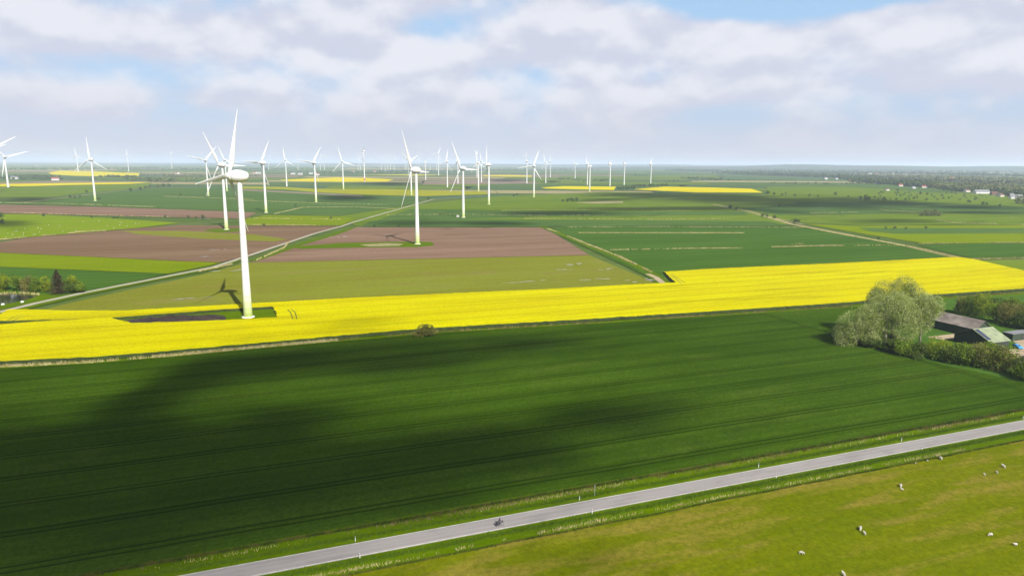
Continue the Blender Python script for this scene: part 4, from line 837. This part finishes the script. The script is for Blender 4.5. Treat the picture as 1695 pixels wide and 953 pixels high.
# dark panels along the verge of the sunny slope; the slope runs from the ridge (y=0) to the eave (y=-7.6)
sl = (7.0 - 3.3) / 7.6
for k in range(4):
    y0, y1 = -.5 - k * 1.5, -.5 - k * 1.5 - 1.42; q = MB()
    q.add([(xx, yy_, 7.0 + yy_ * sl + zz) for zz in (.06, .01) for xx, yy_ in ((-5.6, y0), (-3.4, y0), (-3.4, y1), (-5.6, y1))], [(0,3,2,1),(4,5,6,7),(0,1,5,4),(1,2,6,5),(2,3,7,6),(3,0,4,7)]); q.build('solar_panel', M['solar'], bB)
q = MB(); q.box((5.503, -4.5, .05), (5.58, -1.0, 3.0)); q.build('barn_door', M['dark_metal'], bB)
q = MB(); q.box((1.0, -7.68, .05), (5.0, -7.603, 2.6)); q.build('barn_door', M['dark_metal'], bB)
q = MB(); q.box((-4.6, -7.66, 1.2), (-3.0, -7.603, 2.2)); q.build('window', M['glass'], bB)
poly_obj('yard', [uv(262, 158), uv(300, 150), uv(340, 176), uv(338, 196), uv(300, 194), uv(288, 178), uv(270, 176)], M['sand'], 0.14, 'sandy farmyard beside the barns')
poly_obj('yard', [uv(268, 197), uv(283, 197), uv(283, 203), uv(266, 203)], M['sand'], 0.14)
p = at(1683, 561); cabin((p.x, p.y, .1), (12, 4.2, 2.9), GA, M['barn_green'], M['roof_grey'], 'low dark green shed at the back of the farmyard', 'shed', 'shed')
# parked cars in the yard
M['tyre'] = plain('rubber', (.02, .02, .02), .8, .2); M['rim'] = plain('wheel_rim', (.4, .4, .42), .4, .1, metal=.6)
def car(loc, rz, paint, label):
    t = tag(empty('parked_car', loc, rz), label, 'car')
    q = MB(); prof = [(-2.1, .35), (-2.15, .75), (-2.0, .95), (-1.0, 1.02), (-.35, 1.45), (1.15, 1.48), (1.85, 1.05), (2.1, .95), (2.12, .35)]
    n = len(prof); vs = [(x, -.85 + (.12 if z > 1.2 else 0), z) for x, z in prof] + [(x, .85 - (.12 if z > 1.2 else 0), z) for x, z in prof]
    q.add(vs, [(i, i + 1, n + i + 1, n + i) for i in range(n - 1)] + [tuple(range(n - 1, -1, -1)), tuple(range(n, 2 * n)), (n - 1, 0, n, 2 * n - 1)]); q.build('body', paint, t)
    for s in (-1, 1):
        q = MB(); q.add([(-.85, s * .80, 1.05), (1.55, s * .80, 1.05), (1.05, s * .752, 1.38), (-.3, s * .752, 1.38)], [(0, 1, 2, 3)]); q.v = [(x, y + s * .03, z) for x, y, z in q.v]; q.build('window', M['glass'], t)
        for x in (-1.35, 1.35):
            q = MB(); q.tube((x, s * .70, .32), (x, s * .89, .32), .32, .32, 14); w = q.build('wheel', M['tyre'], t)
            q = MB(); q.tube((x, s * .885, .32), (x, s * .905, .32), .19, .19, 10); q.build('rim', M['rim'], w)
    q = MB(); q.add([(-.98, -.66, 1.06), (-.98, .66, 1.06), (-.42, .62, 1.44), (-.42, -.62, 1.44)], [(0, 1, 2, 3)]); q.build('windscreen', M['glass'], t)
p = uv(284, 177.5); car((p.x, p.y, .15), GA + 1.2, plain('blue_paint', (.03, .22, .5), .3, .05), 'blue car parked at the barn end')
p = uv(269, 165); car((p.x, p.y, .15), GA + .5, plain('black_paint', (.015, .016, .025), .3, .05), 'dark car parked at the front of the farmyard')

# ------------------------------------------------------------------ bodies grown over a skeleton
def skin_mesh(name, verts, edges, radii, root=0, sub=1, mat=None):
    me = bpy.data.meshes.new(name); me.from_pydata(verts, edges, []); o = bpy.data.objects.new(name + '_tmp', me); COL.objects.link(o)
    o.modifiers.new('skin', 'SKIN'); 
    sv = me.skin_vertices[0].data if me.skin_vertices else None
    if sv is None:
        bm = bmesh.new(); bm.from_mesh(me); bm.verts.layers.skin.verify(); bm.to_mesh(me); bm.free(); sv = me.skin_vertices[0].data
    for i, r_ in enumerate(radii): sv[i].radius = r_ if isinstance(r_, tuple) else (r_, r_); sv[i].use_root = (i == root)
    s = o.modifiers.new('sub', 'SUBSURF'); s.levels = sub; s.render_levels = sub
    dg = bpy.context.evaluated_depsgraph_get(); out = bpy.data.meshes.new_from_object(o.evaluated_get(dg))
    bpy.data.objects.remove(o); bpy.data.meshes.remove(me); out.name = name
    out.polygons.foreach_set('use_smooth', [True] * len(out.polygons))
    out.materials.clear()
    if mat: out.materials.append(mat)
    return out
M['wool'] = plain('wool', (.36, .33, .28), .95, .18, 6); M['sheep_face'] = plain('sheep_face', (.5, .46, .40), .9, .1)
def sheep_meshes(grazing):
    hz_ = .28 if grazing else .86; hx = .78 if grazing else .74
    V = [(0,0,.62), (.32,0,.62), (-.36,0,.62), (.5,0,.66), (hx - .1,0,(hz_ + .66) / 2), (hx,0,hz_), (hx + .16,0,hz_ - .06),
         (.34,.14,.42), (.34,.15,.2), (.35,.15,.02), (.34,-.14,.42), (.34,-.15,.2), (.35,-.15,.02), (-.38,.14,.42), (-.43,.15,.22), (-.40,.15,.02), (-.38,-.14,.42), (-.43,-.15,.22), (-.40,-.15,.02), (-.52,0,.60), (-.58,0,.45), (hx-.04,.12,hz_+.06), (hx-.04,-.12,hz_+.06)]
    E_ = [(0,1),(0,2),(1,3),(3,4),(4,5),(5,6),(1,7),(7,8),(8,9),(1,10),(10,11),(11,12),(2,13),(13,14),(14,15),(2,16),(16,17),(17,18),(2,19),(19,20),(5,21),(5,22)]
    R_ = [(.30,.27),(.27,.25),(.28,.26),.19,.12,.10,.06,.10,.05,.045,.10,.05,.045,.11,.055,.045,.11,.055,.045,.12,.05,.03,.03]
    return skin_mesh('sheep', V, E_, R_, 0, 1, M['wool'])
SH = [sheep_meshes(True), sheep_meshes(False)]
SHEEP = [(148.4, 112.3, .62, 1, 'white lamb by the pasture edge next to a larger sheep'), (152.4, 112.3, .62, 0, 'white lamb between another lamb and a ewe by the pasture edge'), (156.5, 112.0, 1.2, 0, 'large white ewe grazing at the reedy edge of the pasture'), (134.2, 104.5, 1.15, 0, 'white ewe with a lamb lying close in front'), (133.1, 103.2, .7, 1, 'white lamb close beside the lone ewe'), (166.7, 103.4, 1.15, 1, 'white ewe standing on the brownish dry patch'), (162.1, 101.9, .8, 0, 'white lamb between a ewe and another lamb on the dry patch'), (158.1, 102.0, .75, 1, 'white lamb at the end of the trio on the dry patch'),
         (110.2, 93.5, 1.2, 0, 'white ewe in open pasture with a lamb behind'), (109.5, 91.8, .9, 1, 'white lamb behind the ewe in open pasture'), (92.5, 90.7, 1.0, 0, 'single white sheep grazing on its own towards the road bend of the pasture'), (132.7, 82.9, 1.0, 0, 'single white sheep grazing out in the greenest pasture'), (133.7, 78.8, .9, 1, 'single white sheep standing in the greenest pasture'), (94.5, 82.6, 1.1, 1, 'single white sheep standing beyond the dry streaks')]
for i, (a_, b_, s_, k_, lb) in enumerate(SHEEP):
    p = uv(a_, b_); o = link('sheep', SH[k_]); o.location = (p.x, p.y, .08); o.rotation_euler = (0, 0, prng.uniform(0, 6.28)); o.scale = (s_ * .74,) * 3; tag(o, lb, 'sheep', 'sheep in the roadside pasture')
for i in range(28):
    x_ = prng.uniform(0, 240); yb_ = 398 - (x_ / 240) * 22; p = at(x_, prng.uniform(360 + x_ * .035, yb_ - 2)); o = link('sheep', SH[i % 2]); o.location = (p.x, p.y, .08); o.rotation_euler = (0, 0, prng.uniform(0, 6.28)); o.scale = (.95,) * 3
    tag(o, 'white sheep speck on the bright green far pasture', 'sheep', 'sheep on the far pasture')

# ------------------------------------------------------------------ cyclist on the road
M['frame_paint'] = plain('bicycle_frame', (.03, .03, .035), .4, .1); M['bag'] = plain('black_bag', (.025, .025, .03), .8, .2); M['jacket'] = plain('dark_jacket', (.035, .03, .04), .85, .2); M['skin'] = plain('skin', (.42, .25, .18), .6, .1); M['helmet'] = plain('dark_helmet', (.03, .03, .035), .4, .1)
cp = uv(42.6, 119.5, .135)
bike = tag(empty('bicycle', cp, GA), 'dark touring bicycle with rear bags ridden along the road', 'bicycle')
def torus(name, r, rr, c, mat, parent, n=24, k=6):
    vs, fs = [], []
    for i in range(n):
        a = 2 * math.pi * i / n
        for j in range(k): b_ = 2 * math.pi * j / k; q = r + rr * math.cos(b_); vs.append((c[0] + q * math.cos(a), c[1] + rr * math.sin(b_), c[2] + q * math.sin(a)))
    for i in range(n):
        for j in range(k): fs.append((i*k+j, ((i+1) % n)*k+j, ((i+1) % n)*k+(j+1) % k, i*k+(j+1) % k))
    return link(name, mesh_of(name, vs, fs, True), mat, parent)
for x in (-.52, .55):
    w = torus('wheel', .34, .025, (x, 0, .36), M['tyre'], bike); q = MB()
    for j in range(10): a = 2 * math.pi * j / 10; q.tube((x, 0, .36), (x + .33 * math.cos(a), 0, .36 + .33 * math.sin(a)), .004, .004, 4)
    q.build('spokes', M['rim'], w)
q = MB()
for a, b_ in [((-.52, 0, .36), (-.08, 0, .34)), ((-.52, 0, .36), (-.22, 0, .82)), ((-.08, 0, .34), (-.24, 0, .92)), ((-.08, 0, .34), (.38, 0, .82)), ((-.22, 0, .82), (.36, 0, .88)), ((.34, 0, .98), (.55, 0, .36))]: q.tube(a, b_, .022, .022, 8)
q.build('frame', M['frame_paint'], bike)
q = MB(); q.tube((.34, 0, .95), (.36, 0, 1.06), .015, .015, 6); q.tube((.36, -.3, 1.08), (.36, .3, 1.08), .014, .014, 6); q.build('handlebar', M['frame_paint'], bike)
q = MB(); q.lathe([(.02, -.16), (.09, -.12), (.07, 0), (.03, .14)], 'x', 10); s_ = q.build('saddle', M['bag'], bike, True); s_.location = (-.25, 0, .95)
for s in (-1, 1): q = MB(); q.box((-.78, s * .10, .42), (-.42, s * .27, .82)) if s > 0 else q.box((-.78, -.27, .42), (-.42, -.10, .82)); q.build('pannier_bag', M['bag'], bike)
q = MB(); q.box((-.80, -.2, .84), (-.42, .2, 1.06)); q.build('rear_bag', M['bag'], bike)
q = MB(); q.box((.44, -.14, .82), (.66, .14, 1.06)); q.build('front_bag', M['bag'], bike)
per = tag(empty('person', cp, GA), 'person in dark clothes riding the touring bicycle along the road', 'person')
PV = [(-.24,0,1.04), (-.18,0,1.25), (-.06,0,1.46), (-.02,0,1.56), (.02,0,1.66), (.05,0,1.74), (-.06,.19,1.44), (.10,.26,1.24), (.34,.27,1.12), (-.06,-.19,1.44), (.10,-.26,1.24), (.34,-.27,1.12), (-.20,.10,1.0), (.16,.11,.82), (-.02,.12,.44), (.10,.12,.36), (-.20,-.10,1.0), (.10,-.11,.72), (-.14,-.12,.30), (-.02,-.12,.22)]
PE = [(0,1),(1,2),(2,3),(3,4),(4,5),(2,6),(6,7),(7,8),(2,9),(9,10),(10,11),(0,12),(12,13),(13,14),(14,15),(0,16),(16,17),(17,18),(18,19)]
PR = [(.17,.14),(.17,.13),(.17,.11),.06,.10,.09,.08,.055,.045,.08,.055,.045,.11,.085,.06,.05,.11,.085,.06,.05]
link('body', skin_mesh('body', PV, PE, PR, 0, 2, M['jacket']), None, per)
q = MB(); q.lathe([(.118, -.03), (.122, .03), (.10, .09), (.05, .125), (.005, .13)], 'z', 14); o = q.build('helmet', M['helmet'], per, True); o.location = (.04, 0, 1.74)
q = MB(); q.lathe([(.005, -.1), (.06, -.07), (.085, 0), (.08, .06), (.02, .1)], 'z', 12); o = q.build('face', M['skin'], per, True); o.location = (.09, 0, 1.67)

# ------------------------------------------------------------------ roadside posts and marker
M['post_white'] = plain('white_plastic', (.55, .55, .53), .5, .05); M['post_black'] = plain('black_plastic', (.02, .02, .02), .5, .1); M['steel'] = plain('galvanised_steel', (.42, .43, .44), .5, .1, metal=.4)
for k, u_ in enumerate([-33.5, 14.5, 62.5, 110.5, 157.3, 205]):
    for v_ in (123.8, 117.75):
        t = tag(empty('delineator_post', uv(u_, v_, .07), GA + math.pi / 2), 'white marker post with a black band on the %s verge of the road' % ('wheat side' if v_ > 120 else 'pasture side'), 'marker post', 'marker posts along the road')
        q = MB(); q.box((-.06, -.05, 0), (.06, .05, .72)); q.build('post', M['post_white'], t); q = MB(); q.box((-.063, -.053, .72), (.063, .053, .88)); q.build('black_band', M['post_black'], t)
        q = MB(); q.add([(-.06,-.05,.88),(.06,-.05,.88),(.06,.05,.88),(-.06,.05,.88),(-.06,-.05,1.05),(.06,-.05,.98),(.06,.05,.98),(-.06,.05,1.05)], [(0,3,2,1),(4,5,6,7),(0,1,5,4),(1,2,6,5),(2,3,7,6),(3,0,4,7)]); q.build('cap', M['post_white'], t)
t = tag(empty('sign_pole', uv(66.6, 124.6, .07), GA), 'thin grey steel pole with a small plate beside the road', 'sign pole')
q = MB(); q.tube((0, 0, 0), (0, 0, 2.6), .04, .04, 8); q.build('pole', M['steel'], t); q = MB(); q.box((-.02, -.21, 2.0), (.02, .21, 2.5)); q.build('plate', M['steel'], t)
# white stones at the pond
for px_, py_ in [(5, 505), (37, 501)]:
    p = at(px_, py_); q = MB(); q.lathe([(.02, 0), (.75, .02), (.85, .35), (.6, .75), (.1, .9)], 'z', 9); o = q.build('boulder', M['white_wall'], None, True); o.location = (p.x, p.y, .1); tag(o, 'white boulder on the grass beside the pond', 'boulder', 'boulders by the pond')

# ------------------------------------------------------------------ clouds that shade the land (they hang behind and above the view)
def to_px(X_, Y_):
    zc_ = X_ * fw.x + Y_ * fw.y - CAM_H * fw.z; zc_ = np.maximum(zc_, 1.0)
    return IW / 2 + FPX * (X_ * RV.x + Y_ * RV.y - CAM_H * RV.z) / zc_, IH / 2 - FPX * (X_ * UV.x + Y_ * UV.y - CAM_H * UV.z) / zc_
def vnoise(x, y, seed):
    tab = np.random.default_rng(seed).uniform(-1, 1, (64, 64)); xi, yi = np.floor(x).astype(int), np.floor(y).astype(int); fx, fy = x - xi, y - yi
    fx, fy = fx * fx * (3 - 2 * fx), fy * fy * (3 - 2 * fy); g_ = lambda a, b_: tab[(yi + b_) % 64, (xi + a) % 64]
    return (g_(0, 0) * (1 - fx) + g_(1, 0) * fx) * (1 - fy) + (g_(0, 1) * (1 - fx) + g_(1, 1) * fx) * fy
def fbm(x, y, seed, n=4): return sum(vnoise(x * 2 ** i, y * 2 ** i, seed + i) / 2 ** i for i in range(n))
def shade_cloud(name, zc, blobs, x0, x1, y0, y1, step, dens, seed, nz, warp, lump):
    """closed cloud body whose thickness over the land follows soft lumps; blobs=(px,py,half width,half height,tilt,optical depth) of the shade"""
    off = Vector((SUN_AZ.x, SUN_AZ.y, 0)) * (zc / math.tan(SUN_EL))
    xs = np.arange(x0, x1 + step, step); ys = np.arange(y0, y1 + step, step); nx, ny = len(xs), len(ys)
    X_, Y_ = np.meshgrid(xs, ys); U_ = X_ * GU.x + Y_ * GU.y; V_ = X_ * GV.x + Y_ * GV.y
    w1, w2 = fbm(U_ * nz * .7, V_ * nz * 1.2, seed) * warp, fbm(U_ * nz * .7, V_ * nz * 1.2, seed + 20) * warp
    PX, PY = to_px(X_ + w1, Y_ + w2); T_ = np.zeros_like(X_)
    for (px_, py_, sx, sy, rot, s) in blobs:
        ca, sa = math.cos(rot), math.sin(rot); dx, dy = PX - px_, PY - py_
        T_ += s * np.exp(-(((dx * ca + dy * sa) / sx) ** 2 + ((-dx * sa + dy * ca) / sy) ** 2))
    edge = np.minimum(np.minimum(X_ - x0, x1 - X_), np.minimum(Y_ - y0, y1 - Y_)) / (step * 6)
    tau = np.clip(1.85 * T_ * np.clip(1 + lump * fbm(U_ * nz, V_ * nz * 2, seed + 40), .15, 2) - .04, 0, 2.7) * np.clip(edge, 0, 1)
    th = tau / dens * math.sin(SUN_EL)
    n = nx * ny; top = np.stack([X_.ravel() + off.x, Y_.ravel() + off.y, zc + th.ravel() * .7], 1); bot = top.copy(); bot[:, 2] = zc - th.ravel() * .3
    use = th > 0.02; q = (use[:-1, :-1] | use[1:, :-1] | use[:-1, 1:] | use[1:, 1:]); j, i = np.nonzero(q); a = j * nx + i
    Ft = np.stack([a, a + 1, a + nx + 1, a + nx], 1); Fb = np.stack([a + n, a + n + nx, a + n + nx + 1, a + n + 1], 1)
    V = np.concatenate([top, bot]); me = np_mesh(name, V, np.concatenate([Ft, Fb]))
    bm = bmesh.new(); bm.from_mesh(me); bmesh.ops.remove_doubles(bm, verts=bm.verts, dist=.015)
    bmesh.ops.delete(bm, geom=[v for v in bm.verts if not v.link_faces], context='VERTS'); bm.to_mesh(me); bm.free()
    m = bpy.data.materials.new(name + '_vapour'); m.use_nodes = True; nt = m.node_tree; nt.nodes.clear(); o_ = nt.nodes.new('ShaderNodeOutputMaterial'); v_ = nt.nodes.new('ShaderNodeVolumePrincipled')
    v_.inputs['Color'].default_value = (.9, .9, .9, 1); v_.inputs['Density'].default_value = dens; v_.inputs['Anisotropy'].default_value = .3; nt.links.new(v_.outputs[0], o_.inputs['Volume'])
    return struct(link(name, me, m), None, 'structure')
shade_cloud('cloud', 450, [(120, 840, 340, 100, -.1, 2.2), (-350, 850, 300, 160, 0, 2.0), (560, 802, 210, 48, -.12, 2.1), (765, 750, 145, 30, -.1, 1.9), (310, 745, 180, 42, -.1, 1.1), (40, 765, 150, 50, 0, 1.0), (470, 692, 62, 22, 0, 1.1), (290, 655, 90, 30, -.5, 1.1), (430, 612, 130, 24, -.15, 1.3), (630, 590, 130, 20, -.08, 1.1), (830, 570, 120, 13, -.06, .8), (1000, 695, 100, 26, -.1, 1.05), (1110, 700, 80, 20, -.1, .4), (880, 775, 90, 20, -.1, .8), (690, 850, 120, 20, -.15, .45), (930, 948, 80, 16, -.1, .7), (610, 541, 70, 7, -.05, .3)],
            -420, 160, 50, 340, 4.0, .15, 3, .03, 7, .32)
shade_cloud('cloud', 900, [(1140, 325, 120, 4.5, .02, 1.8), (1290, 335, 140, 6, .04, 1.8), (1460, 334, 90, 4, .06, 1.4), (1230, 347, 80, 4, .05, 1.0), (1610, 343, 90, 3, .03, 1.0), (920, 353, 80, 3.4, 0, 1.7), (690, 369, 58, 4, 0, 1.9), (815, 370, 50, 3, 0, 1.0), (578, 328.5, 38, 3.4, 0, 2.0), (650, 304, 40, 2.4, 0, 1.3), (838, 298.6, 28, 2.0, 0, 1.2), (1600, 353, 90, 2.6, 0, .8), (1460, 366, 80, 3, 0, .7), (10, 370, 30, 5, 0, 1.3), (45, 331, 35, 3, 0, 1.2), (1090, 346, 110, 3, 0, 1.0), (1000, 331, 40, 2.4, 0, .7)],
            -1300, 1500, 420, 3400, 14.0, .08, 11, .011, 10, .8)

# ------------------------------------------------------------------ haze: the damp marsh air
hb = MB(); hb.box((-46000, -46000, -3), (46000, 46000, 182)); hz_o = struct(hb.build('haze', None), None, 'stuff')
m = bpy.data.materials.new('damp_air'); m.use_nodes = True; nt = m.node_tree; nt.nodes.clear(); o_ = nt.nodes.new('ShaderNodeOutputMaterial'); v_ = nt.nodes.new('ShaderNodeVolumePrincipled')
v_.inputs['Color'].default_value = (.70, .80, .98, 1); v_.inputs['Density'].default_value = 7.0e-5; v_.inputs['Anisotropy'].default_value = .1; nt.links.new(v_.outputs[0], o_.inputs['Volume'])
hz_o.data.materials.append(m)
